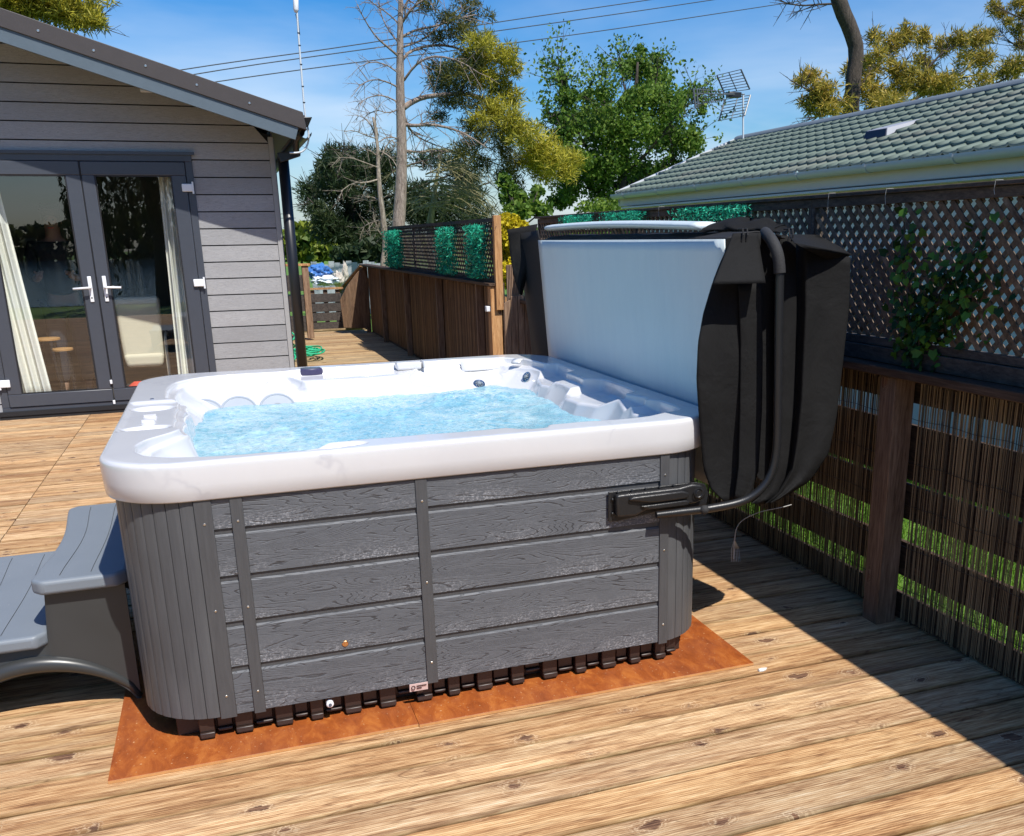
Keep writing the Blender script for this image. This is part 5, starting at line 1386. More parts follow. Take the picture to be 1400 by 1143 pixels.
# TV aerial on the gable
ax_y = 9.6
ae = thing('tv_aerial', 'television aerial with two grid reflectors on a short mast above the bungalow gable', 'aerial', tuple(at(1016, 190, y=ax_y)))
Q = lambda u, w, y=ax_y: at(u, w, y=y)
mb = MB(); mb.tube([Q(1016, 215), Q(1016, 128)], .013, 8); mb.build('mast', 'pole_white', ae)
def grid_ref(c4, n, name):
    a, b, c, d = [Q(*p) for p in c4]   # a-b top edge (left,right), d-c bottom edge
    mb = MB()
    mb.tube([a, d], .011, 6); mb.tube([b, c], .011, 6)
    for k in range(n): t = k/(n-1); mb.tube([a+(d-a)*t, b+(c-b)*t], .0055, 5)
    mb.tube([(a+b)/2, (c+d)/2], .007, 5); return mb.build(name, 'aerial_steel', ae)
grid_ref(((980,103,ax_y+.15),(1013,95,ax_y-.1),(1025,122,ax_y),(990,127,ax_y+.2)), 8, 'reflector_grid')
grid_ref(((991,136,ax_y+.2),(1026,130,ax_y),(1018,158,ax_y-.1),(983,165,ax_y+.15)), 8, 'reflector_grid')
mb = MB(); mb.tube([Q(1018, 129), Q(950, 128, ax_y-.35)], .008, 6)
for a, b in (((950,122),(988,125)), ((950,143),(990,136)), ((962,133),(988,131))): mb.tube([Q(a[0],a[1],ax_y-.3), Q(b[0],b[1])], .006, 5)
mb.build('boom', 'aerial_steel', ae)
mb = MB()
for k in range(7):
    u = 955+k*5.5; mb.tube([Q(u, 120+k*.5, ax_y-.3), Q(u+2, 127+k*.5, ax_y-.3)], .006, 5); mb.tube([Q(u, 137-k*.6, ax_y-.3), Q(u+2, 144-k*.9, ax_y-.3)], .006, 5)
mb.tube([Q(948, 121, ax_y-.35), Q(951, 148, ax_y-.35)], .014, 6); mb.tube([Q(953, 122, ax_y-.35), Q(954, 146, ax_y-.35)], .010, 6); mb.build('director', 'aerial_steel', ae)
mb = MB(); p = Q(1004, 130, ax_y-.03); mb.box(p.x-.11, p.x+.09, p.y-.05, p.y+.05, p.z-.035, p.z+.035); mb.build('junction_box', 'pipe_black', ae, bevel=.008)
# ================================================================== TREES AND PLANTS
def px_path(pts, y, jy=0., r0=.03, r1=.008, mb=None, n=6):
    P = [at(u, w, y=y+(jy*k/max(1, len(pts)-1))) for k, (u, w) in enumerate(pts)]; P = smooth_path(P, 1)
    k = len(P); mb.tube(P, [r0+(r1-r0)*i/(k-1) for i in range(k)], n); return P
def twigs(mb, P, n, L, r=.006, droop=-.1, spread=.8, sub=1, start=.15, n_side=5):
    """side twigs off a path; returns tips"""
    tips = []
    for _ in range(n):
        t = start+(1-start)*random.random(); i = min(len(P)-2, int(t*(len(P)-1))); p = P[i].lerp(P[i+1], random.random()); d = (P[i+1]-P[i]).normalized()
        v = (d*.7+Vector((random.gauss(0, spread), random.gauss(0, spread), random.gauss(0, spread)+droop))).normalized()
        l = L*random.uniform(.4, 1.2); q = p+v*l*.5+Vector((0, 0, random.gauss(0, .03)*l)); e = q+(v+Vector((0, 0, droop*.6))).normalized()*l*.5
        mb.tube([p, q, e], [r, r*.75, r*.35], n_side, caps=False); tips += [q, e]
        if sub:
            for _k in range(sub):
                s_ = p.lerp(e, random.uniform(.3, .9)); v2 = (v+Vector((random.gauss(0, .8), random.gauss(0, .8), random.gauss(0, .8)))).normalized()
                mb.tube([s_, s_+v2*l*.35], [r*.5, r*.25], 4, caps=False); tips.append(s_+v2*l*.35)
    return tips
GZ0 = -.36
# ---- tall pine in the middle
def pine_mid():
    Y = 20.
    t = thing('pine_tree', 'tall bare-trunked pine with golden needles on its right side, behind the walkway fence', 'pine tree', tuple(Vector((at(545, 305, y=Y).x, Y, GZ0))))
    mb = MB(); base = at(545, 330, y=Y); path = [Vector((base.x-.02, Y, GZ0))]+[at(u, w, y=Y) for u, w in ((543, 330), (547, 280), (549, 235), (549, 180), (547, 130), (547, 80), (547, 40), (548, 0), (549, -60), (552, -120))]
    mb.tube(smooth_path(path, 1), [.24]+[.17-.0075*k for k in range(len(smooth_path(path, 1))-1)], 12)
    tips = []
    br = [([(551,148),(562,140),(578,133),(600,130),(630,128),(650,131),(668,142),(685,158)], .075, .6), ([(553,170),(565,172),(590,170),(620,176),(645,188),(665,202)], .045, -.7), ([(550,82),(560,70),(585,62),(615,62),(640,72),(660,86),(672,100)], .04, .8),
          ([(550,30),(560,15),(575,2),(600,-12)], .035, -.5), ([(550,50),(570,40),(595,36),(625,26),(650,20)], .03, .4), ([(552,110),(565,92),(580,80),(600,76),(630,84),(655,100)], .03, -.9),
          ([(553,160),(560,178),(575,190),(600,200)], .03, .5), ([(545,25),(552,8),(566,-10)], .02, .2), ([(548,205),(570,208),(610,206),(650,214),(690,228)], .03, .8), ([(640,128),(665,135),(690,160),(712,186),(740,205),(770,222)], .04, 1.1), ([(552,64),(580,54),(606,30),(640,2)], .025, 1.)]
    for P, r, j in br:
        Q = px_path(P, Y, j, r, .012, mb); tips += twigs(mb, Q, 22, .62, .010, -.15, .7, 2)
    dead = [([(546,78),(532,66),(515,52),(500,30),(488,6)], .03), ([(545,120),(530,112),(512,108),(495,114),(484,128)], .02), ([(545,100),(528,88),(508,84),(490,92)], .018), ([(546,60),(530,40),(520,18),(515,-8)], .02), ([(545,140),(525,130),(505,132),(490,142)], .018), ([(545,32),(530,18),(512,6),(498,-6)], .018), ([(545,150),(530,155),(515,150),(500,158)], .015), ([(546,190),(530,186),(515,196)],.014)]
    for P, r in dead:
        Q = px_path(P, Y, random.uniform(-.6, .6), r, .007, mb); twigs(mb, Q, 16, .42, .007, -.05, .8, 2)
    mb.build('trunk', 'bark_pine', t, smooth=True)
    gold = [(665,75,20,17),(692,76,15,13),(700,92,13,12),(640,88,22,16),(655,108,22,14),(682,120,18,16),(700,136,15,13),(672,148,20,14),(622,100,20,14),(692,165,22,18),(714,182,22,18),(735,200,24,18),(752,216,26,18),(778,222,18,14),(775,238,14,10),(745,236,24,12),(726,220,18,14),(668,22,7,6),(640,28,14,9),(612,24,16,8),(598,95,14,10),(650,60,18,10),(655,165,15,9),(610,140,20,8),(640,172,16,7),(585,8,12,8),(640,6,18,8),(668,55,12,9)]
    C = []; C2 = []
    sx = (Y-CAM.y)/F/.9
    for u, w, ru, rw in gold:
        c = at(u, w, y=Y+random.uniform(-.6, .9)); r = np.array([ru*sx*1.05, ru*sx*1.1, rw*sx*1.1]); n = int(ru*rw*.50)
        q = in_ball(c, r, n, .1); (C if (u > 645 and w > 40) else C2).append(q)
    green = [(620,120,22,14),(640,140,24,12),(600,112,18,10),(660,185,22,14),(640,205,22,14),(690,200,18,18),(704,222,20,16),(690,240,14,18),(660,225,16,12),(705,255,12,16),(630,45,24,12),(600,50,16,9),(600,160,16,8)]
    for u, w, ru, rw in green:
        c = at(u, w, y=Y+random.uniform(-.3, 1.2)); r = np.array([ru*sx, ru*sx, rw*sx]); C2.append(in_ball(c, r, int(ru*rw*.42), .1))
    C = np.vstack(C); V, Fc = tufts(C, 7, .19, .011); bulk('crown', V, Fc, 'needles_gold', t)
    C2 = np.vstack(C2); V, Fc = tufts(C2, 6, .17, .010); bulk('crown', V, Fc, 'needles_mixed', t)
pine_mid()
# ---- dark spreading pine behind
def pine_dark():
    Y = 27.
    t = thing('dark_pine', 'low dark green pine spreading behind the tall trunk', 'pine tree', (at(480, 300, y=Y).x, Y, GZ0))
    mb = MB(); mb.tube([Vector((at(482, 320, y=Y).x, Y, GZ0)), at(483, 300, y=Y), at(480, 250, y=Y), at(485, 205, y=Y)], [.3, .24, .15, .05], 8); sx = (Y-CAM.y)/F/.9
    for P in ([(482,290),(455,265),(425,256),(412,250)], [(482,260),(455,235),(440,215)], [(482,270),(520,240),(560,225),(600,215)], [(482,300),(450,300),(420,270)], [(480,230),(470,205)], [(500,280),(560,260),(640,230)], [(520,290),(600,270),(670,250)]):
        Q = px_path(P, Y, random.uniform(-1, 1), .06, .015, mb); twigs(mb, Q, 14, .8, .012, 0, .8, 1)
    mb.build('trunk', 'bark_dark', t, smooth=True)
    C = []
    for u, w, ru, rw in ((480,255,40,38),(450,245,26,24),(425,258,18,14),(414,251,9,8),(440,222,16,12),(468,215,20,14),(500,225,26,20),(530,235,30,28),(455,285,26,26),(445,312,24,20),(475,315,34,24),(510,290,32,30),(500,325,34,18),(560,240,34,26),(600,240,36,30),(640,250,34,34),(590,280,40,30),(640,285,36,28),(560,290,30,24),(436,240,12,8),(452,208,10,7),(425,283,12,12),(525,325,20,18)):
        c = at(u, w, y=Y+random.uniform(-1.2, 1.2)); C.append(in_ball(c, (ru*sx, ru*sx, rw*sx), int(ru*rw*.42), .15))
    C = np.vstack(C); keep = np.array([noise.noise((c[0]*.9, c[1]*.5, c[2]*1.3)) > -.12 for c in C]); V, Fc = tufts(C[keep], 7, .24, .017); bulk('crown', V, Fc, 'needles_dark', t)
pine_dark()
# ---- dead conifer with arching olive branches
def dead_conifer():
    Y = 22.5
    t = thing('dead_conifer', 'dead conifer with arching olive-brown bare branches beside the tall pine trunk', 'tree', (at(600, 300, y=Y).x, Y, GZ0))
    mb = MB(); mb.tube([Vector((at(588, 330, y=Y).x, Y, GZ0)), at(588, 305, y=Y), at(592, 280, y=Y), at(596, 250, y=Y), at(604, 205, y=Y)], [.12, .10, .07, .05, .02], 8)
    for k in range(62):
        u0 = random.uniform(560, 625); w0 = random.uniform(205, 285); sg = 1 if random.random() < .78 else -1; L = random.uniform(30, 85); rise = random.uniform(-14, 6)
        P = [(u0, w0), (u0+sg*L*.3, w0+rise*.8), (u0+sg*L*.6, w0+rise*.4+L*.10), (u0+sg*L, w0+L*random.uniform(.25, .6))]
        P = [(min(688, u), min(298, w)) for u, w in P]
        Q = px_path(P, Y+random.uniform(-.9, .9), random.uniform(-.8, .8), random.uniform(.012, .024), .005, mb, 5); twigs(mb, Q, 9, .36, .005, -.25, .6, 1, n_side=4)
    mb.build('trunk', 'bark_olive', t, smooth=True)
dead_conifer()
def dead_slender():
    Y = 16.
    t = thing('dead_slender_tree', 'slender dead tree with a pale broken trunk left of the tall pine', 'tree', (at(526, 350, y=Y).x, Y, GZ0))
    mb = MB(); b = at(524, 365, y=Y)
    mb.tube(smooth_path([Vector((b.x, Y, GZ0)), at(524, 365, y=Y), at(528, 335, y=Y), at(524, 300, y=Y), at(519, 262, y=Y), at(517, 225, y=Y), at(516, 195, y=Y), at(510, 160, y=Y)], 1), [.11]+[.075-.0042*k for k in range(14)], 8)
    for P, r in (([(517,200),(510,175),(500,162),(490,158)], .02), ([(518,220),(528,200),(536,190),(540,200)], .018), ([(519,245),(500,250),(482,250),(465,262)], .02), ([(524,300),(505,305),(490,315)], .02), ([(517,185),(512,165),(516,148)], .014), ([(519,230),(498,222),(478,215),(462,216)], .014), ([(528,325),(518,318),(514,308)], .018), ([(517,205),(535,215),(545,232)], .014), ([(522,275),(505,268),(490,272)], .014), ([(516,190),(500,185),(484,178),(470,180)], .012), ([(518,215),(505,205),(492,203)],.012)):
        Q = px_path(P, Y, random.uniform(-.5, .5), r, .005, mb, 6); twigs(mb, Q, 14, .36, .005, 0, .9, 2, n_side=4)
    mb.build('trunk', 'bark_dead', t, smooth=True)
dead_slender()
# ---- leafy tree, broad crown
def leafy():
    Y = 24.; sx = (Y-CAM.y)/F/.88
    t = thing('leafy_tree', 'bright green broadleaf tree with a loose rounded crown between the pine and the bungalow roof', 'tree', (at(845, 300, y=Y).x, Y, GZ0))
    mb = MB(); base = Vector((at(845, 320, y=Y).x, Y, GZ0))
    mb.tube(smooth_path([base, at(845, 290, y=Y), at(850, 250, y=Y), at(856, 200, y=Y), at(868, 140, y=Y), at(872, 85, y=Y)], 1), [.24, .2, .18, .15, .13, .1, .08, .06, .04, .03, .02, .015][:10], 10)
    tips = []
    for P, r in (([(848,262),(820,235),(800,200),(785,170),(778,130)], .07), ([(852,240),(880,215),(905,185),(930,150)], .07), ([(855,215),(835,180),(825,140),(822,105)], .05), ([(858,190),(880,160),(895,120),(900,95)], .05), ([(850,250),(885,245),(915,225),(945,190)], .05), ([(848,270),(815,262),(785,250),(765,240)], .05), ([(860,180),(858,140),(850,100),(845,80)], .04), ([(800,200),(780,190),(762,185)], .03), ([(850,255),(880,262),(905,255)],.04), ([(785,170),(770,155),(752,160)],.025), ([(778,130),(770,112),(764,96)],.02), ([(930,150),(945,140),(955,128)],.02)):
        Q = px_path(P, Y, random.uniform(-1.6, 1.6), r, .012, mb); tips += twigs(mb, Q, 26, .95, .012, .1, .8, 2, start=.25)
    mb.build('trunk', 'bark_dark', t, smooth=True)
    C = []
    for u, w, ru, rw in ((870,90,24,16),(845,100,22,16),(895,108,26,18),(825,120,20,16),(865,130,34,22),(905,140,30,22),(930,165,26,24),(820,155,26,20),(785,165,20,18),(775,135,14,14),(768,108,8,10),(800,185,30,22),(850,175,44,30),(905,190,40,28),(945,195,18,20),(785,215,26,20),(830,225,40,28),(880,235,40,26),(925,230,24,18),(800,250,30,20),(850,268,44,22),(900,262,24,16),(780,260,18,16),(955,170,10,14),(875,70,8,8),(895,80,8,8),(800,130,12,10),(775,185,14,12),(762,162,10,8),(960,150,6,8),(935,130,10,10),(765,275,18,12),(820,285,30,12)):
        c = at(u, w, y=Y+random.uniform(-1.5, 1.5)); C.append(in_ball(c, (ru*sx, ru*sx*1.2, rw*sx), int(ru*rw*2.9), .05))
    C += [np.array([tuple(q) for q in tips])+rng.normal(size=(len(tips), 3))*.11 for _ in range(7)]
    C = np.vstack(C)
    # open gaps: drop leaves where a coarse noise is low
    keep = np.array([noise.noise((c[0]*1.05, c[1]*.6, c[2]*1.15)) > -.27 for c in C]); C = C[keep]
    V, Fc = quads_at(C, .072, 1.5); bulk('crown', V, Fc, 'leaves_green', t)
leafy()
# small dark leafy shrub tree under the golden boughs
def small_leafy(name, label, cat, blobs, Y, mname, per, size, trunk, tm='bark_dark', dens=.6, group=None):
    sx = (Y-CAM.y)/F/.88
    t = thing(name, label, cat, (at(trunk[0], trunk[1], y=Y).x, Y, GZ0), group)
    mb = MB(); P = [Vector((at(trunk[0], trunk[1], y=Y).x, Y, GZ0))]+[at(b[0], b[1], y=Y) for b in blobs[:1]]; mb.tube([P[0], P[0].lerp(P[1], .5)+Vector((.05, 0, 0)), P[1]], [.06, .045, .02], 6)
    for b in blobs: px_path([(trunk[0], (trunk[1]+b[1])/2), ((trunk[0]+b[0])/2, (trunk[1]*.4+b[1]*.6)), (b[0], b[1])], Y, random.uniform(-.3, .3), .025, .008, mb)
    mb.build('trunk', tm, t, smooth=True); C = []
    for u, w, ru, rw in blobs:
        c = at(u, w, y=Y+random.uniform(-.4, .4)); C.append(in_ball(c, (ru*sx, ru*sx, rw*sx), int(ru*rw*dens)+8, .15))
    V, Fc = quads_at(np.vstack(C), size, 1.5); bulk('crown', V, Fc, mname, t); return t
small_leafy('leafy_shrub', 'dark green leafy shrub below the golden pine boughs', 'shrub', [(700,270,16,16),(720,280,20,14),(740,285,16,10),(690,250,10,12),(735,262,10,8),(708,288,20,12)], 17., 'leaves_green', 4, .085, (712, 330), dens=1.4)
small_leafy('golden_conifer', 'bright yellow conifer shrub between the walkway trellis and the cover', 'shrub', [(688,318,18,20),(700,310,16,14),(690,345,18,20),(705,335,16,20),(690,375,16,16),(706,370,14,18),(695,298,14,6),(716,318,10,14)], 10.5, 'leaves_yellow', 6, .04, (696, 400), dens=4.2)
small_leafy('hedge_shrub', 'yellow-green hedge shrub beyond the walkway, leftmost by the downpipe', 'hedge', [(405,325,16,14),(420,322,18,14),(436,328,16,14),(410,340,18,12),(430,342,20,12),(395,335,12,12)], 32., 'leaves_hedge', 6, .22, (415, 352), dens=3.4)
small_leafy('hedge_shrub', 'yellow-green hedge shrub beyond the walkway, under the dark pine', 'hedge', [(455,330,16,12),(470,335,16,12),(500,332,18,12),(515,328,12,12),(485,342,20,10)], 33., 'leaves_hedge', 6, .22, (480, 352), dens=3.0)
small_leafy('dark_shrub', 'dark green shrub behind the far garden fence', 'shrub', [(490,345,22,10),(515,342,16,12),(470,348,16,8)], 25., 'needles_dark', 6, .16, (495, 356), dens=3.6)
# ---- pine on the right above the bungalow roof
def pine_right():
    Y = 21.; sx = (Y-CAM.y)/F/.72
    t = thing('pine_tree', 'pine with a dark leaning trunk and autumn-gold needle crown behind the bungalow roof', 'pine tree', (at(1172, 250, y=Y).x, Y, GZ0))
    mb = MB(); mb.tube(smooth_path([Vector((at(1160, 300, y=Y).x, Y, GZ0)), at(1163, 180, y=Y), at(1166, 110, y=Y), at(1172, 70, y=Y), at(1163, 40, y=Y), at(1150, 12, y=Y), at(1142, -20, y=Y), at(1140, -70, y=Y)], 1), .21, 12)
    px_path([(1140,5),(1150,0),(1158,-12)], Y, .3, .06, .03, mb)
    tips = []
    for P, r in (([(1166,150),(1140,135),(1115,128),(1095,118)], .07), ([(1166,165),(1200,140),(1230,110),(1240,80)], .08), ([(1168,170),(1210,160),(1260,130),(1300,110),(1345,100)], .08), ([(1200,165),(1250,150),(1300,135),(1360,120),(1400,108)], .06), ([(1165,130),(1190,100),(1200,70),(1195,60)], .06), ([(1230,130),(1262,100),(1290,70),(1310,60)], .05), ([(1260,140),(1300,110),(1335,85),(1350,70)], .04), ([(1166,160),(1135,155),(1115,160)], .04), ([(1350,120),(1380,105),(1410,80)], .04), ([(1145,5),(1120,6),(1095,8),(1075,4)], .03)):
        Q = px_path(P, Y, random.uniform(-1., 1.), r, .014, mb); tips += twigs(mb, Q, 22, .75, .012, .15, .8, 2)
    mb.build('trunk', 'bark_dark', t, smooth=True); C = []
    for u, w, ru, rw in ((1095,118,12,9),(1108,108,14,11),(1125,125,14,13),(1112,140,14,12),(1150,128,18,14),(1142,100,10,9),(1180,100,22,20),(1196,75,12,12),(1195,52,9,9),(1200,120,22,20),(1220,62,13,13),(1240,48,12,12),(1235,85,22,18),(1262,52,9,12),(1268,80,16,16),(1285,65,14,11),(1310,55,13,9),(1300,90,20,14),(1335,55,12,13),(1350,50,10,9),(1255,115,28,20),(1210,145,30,14),(1290,115,24,14),(1320,85,16,12),(1345,82,12,10),(1390,92,18,12),(1375,105,16,9),(1330,110,24,9),(1165,150,22,10),(1130,150,14,8)):
        c = at(u, w, y=Y+random.uniform(-1.2, 1.2)); C.append(in_ball(c, (ru*sx, ru*sx*1.1, rw*sx), int(ru*rw*.78), .1))
    C = np.vstack(C); keep = np.array([noise.noise((c[0]*1.5, c[1]*.8, c[2]*1.6)) > -.14 for c in C]); V, Fc = tufts(C[keep], 6, .21, .016); bulk('crown', V, Fc, 'needles_autumn', t)
pine_right()
def overhang(name, label, blobs, brs, Y, mname, per, L, w, base_px):
    sx = (Y-CAM.y)/F/.8
    t = thing(name, label, 'pine tree', (at(*base_px, y=Y).x, Y, GZ0)); mb = MB()
    b = at(*base_px, y=Y); mb.tube([Vector((b.x, Y, GZ0)), Vector((b.x, Y, 3)), Vector((b.x+.1, Y, b.z))], [.22, .18, .1], 10)
    for P, r in brs: Q = px_path(P, Y, random.uniform(-.5, .5), r, .008, mb); twigs(mb, Q, 24, .6, .009, 0, .8, 2)
    mb.build('trunk', 'bark_dark', t, smooth=True)
    C = np.vstack([in_ball(at(u, v, y=Y+random.uniform(-.4, .4)), (ru*sx, ru*sx, rw*sx), int(ru*rw*.75)+4, .1) for u, v, ru, rw in blobs]); V, Fc = tufts(C, per, L, w); bulk('crown', V, Fc, mname, t)
overhang('pine_tree', 'pine bough reaching in at the top right corner of the sky', [(1358,10,9,7),(1368,20,9,6),(1392,5,10,7),(1392,42,9,9),(1396,62,8,8),(1380,30,7,5),(1400,20,8,8)], [([(1440,60),(1410,30),(1385,20),(1360,8)], .03), ([(1440,60),(1405,62),(1385,50),(1370,30)], .02), ([(1410,70),(1385,62),(1365,40)], .012)], 19., 'needles_autumn', 6, .18, .013, (1445, 60))
overhang('pine_tree', 'golden green pine crown showing over the chalet roof', [(0,0,24,9),(25,8,24,9),(50,14,26,9),(75,12,24,10),(95,22,26,9),(118,18,16,8),(130,30,9,5),(110,34,12,5),(60,-10,60,12),(20,-14,50,14),(138,36,5,3)], [([(-30,60),(20,20),(60,18),(100,24),(132,34)], .04), ([(0,30),(40,5),(80,-5),(110,10)], .03)], 17.5, 'needles_gold', 6, .17, .012, (-30, 60))

# ================================================================== far garden things, power lines, pylon
fp = thing('garden_fence', 'pale grey board fence at the far end of the garden', 'fence', (2.4, 23, GZ0))
a0, a1 = at(425, 360, y=23.).x, at(520, 360, y=23.).x; zt = at(460, 357, y=23.).z
n_ = 12
for k in range(n_):
    xa = a0+(a1-a0)*k/n_; mb = MB(); mb.box(xa, xa+(a1-a0)/n_-.004, 23+.01*(k % 2), 23.02+.01*(k % 2), GZ0, zt-.04*(k % 3)); mb.build('board', 'fence_pale', fp)
def lump(name, label, cat, c, ext, mname, seed, n=26, amp=.35):
    mb = MB(); rows = []
    for j in range(n+1):
        ph = -.5*PI+PI*j/n; row = []
        for i in range(n*2):
            th = 2*PI*i/(n*2); d = Vector((math.cos(ph)*math.cos(th), math.cos(ph)*math.sin(th), math.sin(ph))); q = 1+amp*noise.noise(d*2.2+Vector((seed, 0, 0)))+amp*.5*noise.noise(d*6+Vector((seed, 2, 0)))
            row.append((c[0]+d.x*q*ext[0], c[1]+d.y*q*ext[1], c[2]+d.z*q*ext[2]))
        rows.append(row)
    mb.grid(rows, closed=True); return tag(mb.build(name, mname, smooth=False, autosm=50, origin=(c[0], c[1], c[2]-ext[2])), label, cat)
p = at(436, 372, y=19.5); lump('tarpaulin', 'crumpled blue tarpaulin bundle beyond the pallet gate', 'tarpaulin', p, (.26, .3, .17), 'tarp_blue', 1.)
p = at(444, 384, y=19.2); lump('plastic_sheet', 'crumpled white plastic sheeting in front of the blue tarpaulin', 'plastic sheet', p, (.27, .25, .10), 'tarp_white', 5., amp=.6)
p = at(463, 382, y=19.4); lump('stone', 'pale brown boulder right of the white plastic sheeting', 'stone', p, (.12, .2, .16), 'stone_pale', 9.)
p = at(472, 374, y=19.8); lump('stone', 'upright pale stone beside the arched ramp board', 'stone', p, (.07, .1, .25), 'stone_pale', 12.)
# hose heap by the downpipe
mb = MB(); P = []; c = at(418, 484, z=.03)
for i in range(150):
    a = i*.36; rr_ = .16+.09*math.sin(i*.21); P.append(Vector((c.x+.02+rr_*math.cos(a)*1.0, c.y+rr_*1.6*math.sin(a), .02+.00055*i+.02*abs(math.sin(i*.7)))))
mb.tube(P, .011, 6); tag(mb.build('garden_hose', 'hose_green', smooth=True, origin=(c.x, c.y, 0)), 'tangled green hose lying on the walkway by the downpipe', 'hose')
mb = MB(); P = [Vector((.86, 9.9+.2*math.sin(i*.5), .05+i*.03)) + Vector((.03*math.sin(i*1.3), 0, 0)) for i in range(14)]
mb.tube(P, .012, 6); tag(mb.build('garden_hose', 'hose_green', smooth=True, origin=(.86, 9.9, .05)), 'green hose end hanging up beside the downpipe', 'hose')
# wires
for pts, lb in (([(60,128),(257,93),(480,63),(660,33),(860,4),(1000,-17)], 'thin overhead power line, topmost of the three'), ([(60,140),(274,99),(480,70),(660,45),(860,17),(1000,-4)], 'thin overhead power line, middle of the three'), ([(60,148),(305,110),(480,86),(680,62),(860,37),(1070,5),(1200,-15)], 'thin overhead power line, lowest of the three')):
    P = [at(u, w, y=60+(u-500)*.01) for u, w in pts]; mb = MB(); mb.tube(smooth_path(P, 2), .030, 5)
    tag(mb.build('power_line', 'wire_black', smooth=True, origin=tuple(P[0])), lb, 'power line', 'overhead power lines')
# distant pylon
Yp = 220.; b = at(394, 318, y=Yp); tp = at(394, 286, y=Yp); pyl = MB(); hw = 1.1
for sx_ in (-1, 1):
    for sy_ in (-1, 1): pyl.tube([Vector((b.x+sx_*hw, Yp+sy_*hw, b.z-6)), Vector((tp.x+sx_*.12, Yp+sy_*.12, tp.z))], .10, 4)
for k in range(5):
    t = k/5; z = b.z+(tp.z-b.z)*t; w = hw*(1-t)+.15; pyl.tube([Vector((b.x-w, Yp-w, z)), Vector((b.x+w*.8, Yp-w, z+(tp.z-b.z)/5))], .06, 4); pyl.tube([Vector((b.x+w, Yp-w, z)), Vector((b.x-w*.8, Yp-w, z+(tp.z-b.z)/5))], .06, 4)
for t, w in ((.62, 1.9), (.80, 1.5)): pyl.tube([Vector((b.x-w, Yp, b.z+(tp.z-b.z)*t)), Vector((b.x+w, Yp, b.z+(tp.z-b.z)*t))], .09, 4)
tag(pyl.build('pylon', 'aerial_steel', origin=(b.x, Yp, b.z-6)), 'tiny distant lattice pylon on the horizon beside the chalet', 'pylon')
# distant tree line and grass
C = []
for k in range(900):
    x = random.uniform(-60, 90); C.append(np.array([(x, 95+random.uniform(-3, 3), random.uniform(-.3, 2.2+1.6*noise.noise((x*.07, 3, 0)))) for _ in range(10)]))
V, Fc = quads_at(np.vstack(C), .9, 1.4); o = bulk('far_woodland', V, Fc, 'leaves_green', origin=(0, 95, 0)); o['kind'] = 'stuff'; o['label'] = 'distant line of trees along the horizon'
# grass blades seen through the fence gaps
n = 42000; G0 = np.stack([2.66+rng.random(n)**1.2*2.9, -2.8+rng.random(n)*8.4, np.full(n, GZ0)], 1)
d = rng.normal(size=(n, 3))*np.array([.35, .35, 0])+np.array([0, 0, 1]); L = (.05+.07*rng.random(n))[:,None]; s_ = rng.normal(size=(n, 3)); s_[:,2] = 0; s_ /= np.linalg.norm(s_, axis=1)[:,None]
V = np.stack([G0-s_*.004, G0+s_*.004, G0+d*L+s_*.001, G0+d*L-s_*.001], 1).reshape(-1, 3)
o = bulk('grass', V, np.arange(4*n).reshape(n, 4), 'grass_blade', origin=(4, 0, GZ0)); o['kind'] = 'stuff'; o['label'] = 'bright green lawn grass between the deck fence and the bungalow'
# ---- what the glass reflects: lake and a weeping willow behind the camera
mb = MB(); mb.quad((-120, -120, -.34), (120, -120, -.34), (120, -17, -.34), (-120, -17, -.34)); struct(mb.build('lake', 'lake'))
def willow(x, y, label, Rr, H, n=70):
    t = thing('willow_tree', label, 'willow', (x, y, GZ0), 'willows behind the deck')
    mb = MB(); mb.tube([Vector((x, y, GZ0)), Vector((x+.1, y, 1.6)), Vector((x-.1, y, 3.4)), Vector((x, y, H))], [.3, .24, .18, .05], 10); C = []
    for k in range(n):
        a = random.random()*6.28; r = Rr*random.random()**.5; z = H-.5-1.1*(r/Rr)**2+random.uniform(-.3, .3); p = Vector((x+r*math.cos(a), y+r*math.sin(a), z)); mb.tube([Vector((x, y, H-1.4)), Vector(((x+p.x)/2, (y+p.y)/2, z+.2)), p], [.05, .03, .01], 5, caps=False)
        L = random.uniform(1.6, 3.9); m_ = 90
        tt = rng.random(m_); q = np.stack([p.x+.12*np.sin(tt*4+k)+rng.normal(size=m_)*.03, p.y+.1*np.cos(tt*5+k)+rng.normal(size=m_)*.03, p.z-tt*L], 1); C.append(q)
    mb.build('trunk', 'bark_dark', t, smooth=True); V, Fc = quads_at(np.vstack(C), .06, 3., drop=.8); bulk('crown', V, Fc, 'leaves_willow', t)
willow(-1.6, -15.8, 'weeping willow by the lake reflected in the right glass door', 2.6, 5.4, 130)
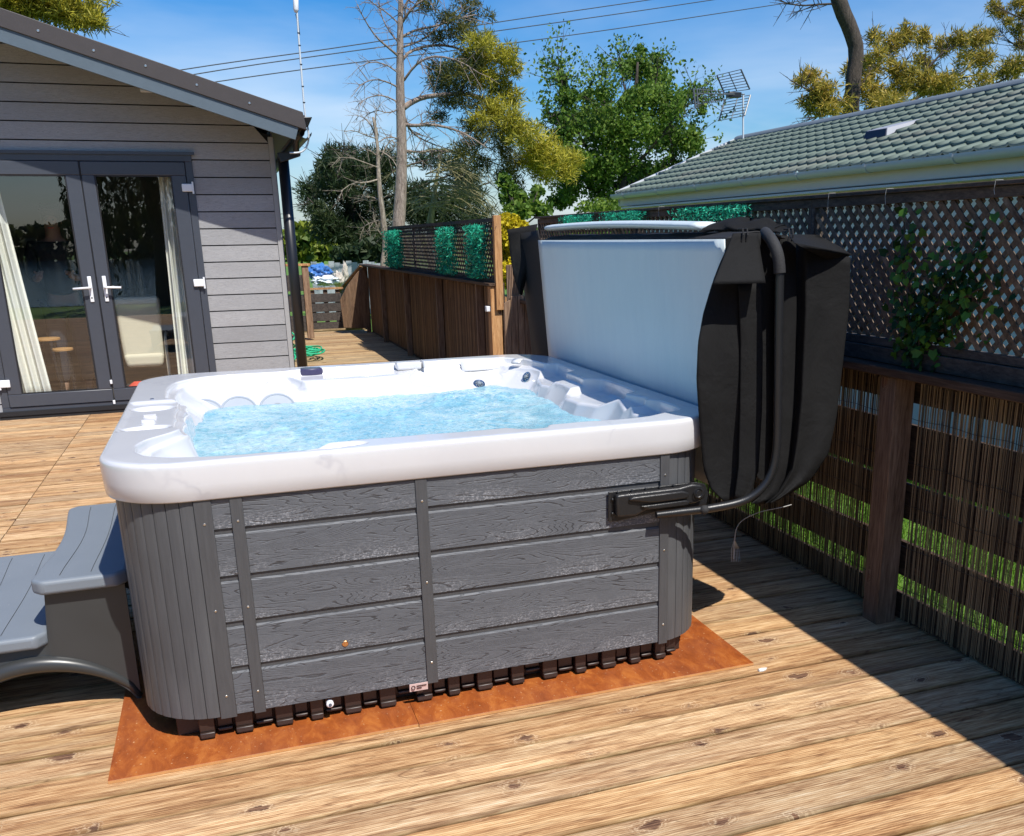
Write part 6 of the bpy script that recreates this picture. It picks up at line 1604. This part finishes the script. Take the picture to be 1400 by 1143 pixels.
for wx, wy, wr_, wh, wl_ in ((2.6, -15.4, 3.0, 6.4, 'unseen second willow added to block sky light, behind the middle of the deck'), (7.5, -13.5, 3.4, 8.5, 'unseen tall willow added to block sky light, behind the right end of the deck'), (13., -9., 3.6, 9., 'unseen tall willow added to block sky light, farthest right behind the deck'), (-9.5, -14.5, 3.2, 8.0, 'unseen tall willow added to block sky light, behind the left end of the deck'), (-14., -8., 3.4, 8.5, 'unseen tall willow added to block sky light, farthest left behind the deck')):
    willow(wx, wy, wl_, wr_, wh, 90)  # extra willows out of view, added to hold back low sky light
C = []
for k in range(500):
    x = random.uniform(-60, 40); C.append(np.array([(x, -118+random.uniform(-2, 2), random.uniform(-.3, 4+3*noise.noise((x*.06, 8, 0)))) for _ in range(8)]))
V, Fc = quads_at(np.vstack(C), 1.0, 1.4); o = bulk('far_shore_woodland', V, Fc, 'leaves_willow', origin=(0, -118, 0)); o['kind'] = 'stuff'; o['label'] = 'woodland along the far shore of the lake, reflected in the glass'

# ================================================================== SKY
g = G(wd.node_tree); g.n.clear()
sky = g.nd('ShaderNodeTexSky', sky_type='NISHITA'); sky.sun_disc = False
el = math.asin(SUN.z); sky.sun_elevation = el; sky.sun_rotation = math.atan2(SUN.x, SUN.y) % (2*PI)
sky.altitude = 0; sky.air_density = 1.0; sky.dust_density = 1.1; sky.ozone_density = 3.0
tc = g.nd('ShaderNodeTexCoord').outputs['Generated']
sp = g.nd('ShaderNodeSeparateXYZ', {0: tc})
mp = g.nd('ShaderNodeMapping', {'Vector': tc, 'Scale': (1.5, 1.5, 5.)}).outputs[0]
cn = g.noise(mp, 2.1, 5, .52, .2)
band = g.ramp(sp.outputs['Z'], [(.0, .9), (.07, .95), (.15, .45), (.26, .0)])
cl = g.m('MULTIPLY', g.ramp(cn, [(.42, 0.), (.68, 1.)]), band)
hs_ = g.nd('ShaderNodeHueSaturation', {'Color': sky.outputs[0], 'Saturation': 1.5, 'Value': 1.0}).outputs[0]
hs_ = g.mix(1., hs_, (.90, 1.02, 1.16), 'MULTIPLY')
c = g.mix(g.m('MULTIPLY', cl, .75), hs_, (7.2, 7.8, 8.6))
bg = g.nd('ShaderNodeBackground', {'Color': c, 'Strength': .105}); wo = g.nd('ShaderNodeOutputWorld'); g.l.new(bg.outputs[0], wo.inputs[0])
sc.view_settings.view_transform = 'Standard'; sc.view_settings.look = 'None'; sc.view_settings.exposure = .3; sc.view_settings.gamma = 1
sc.cycles.max_bounces = 8; sc.cycles.transparent_max_bounces = 12; sc.cycles.diffuse_bounces = 3
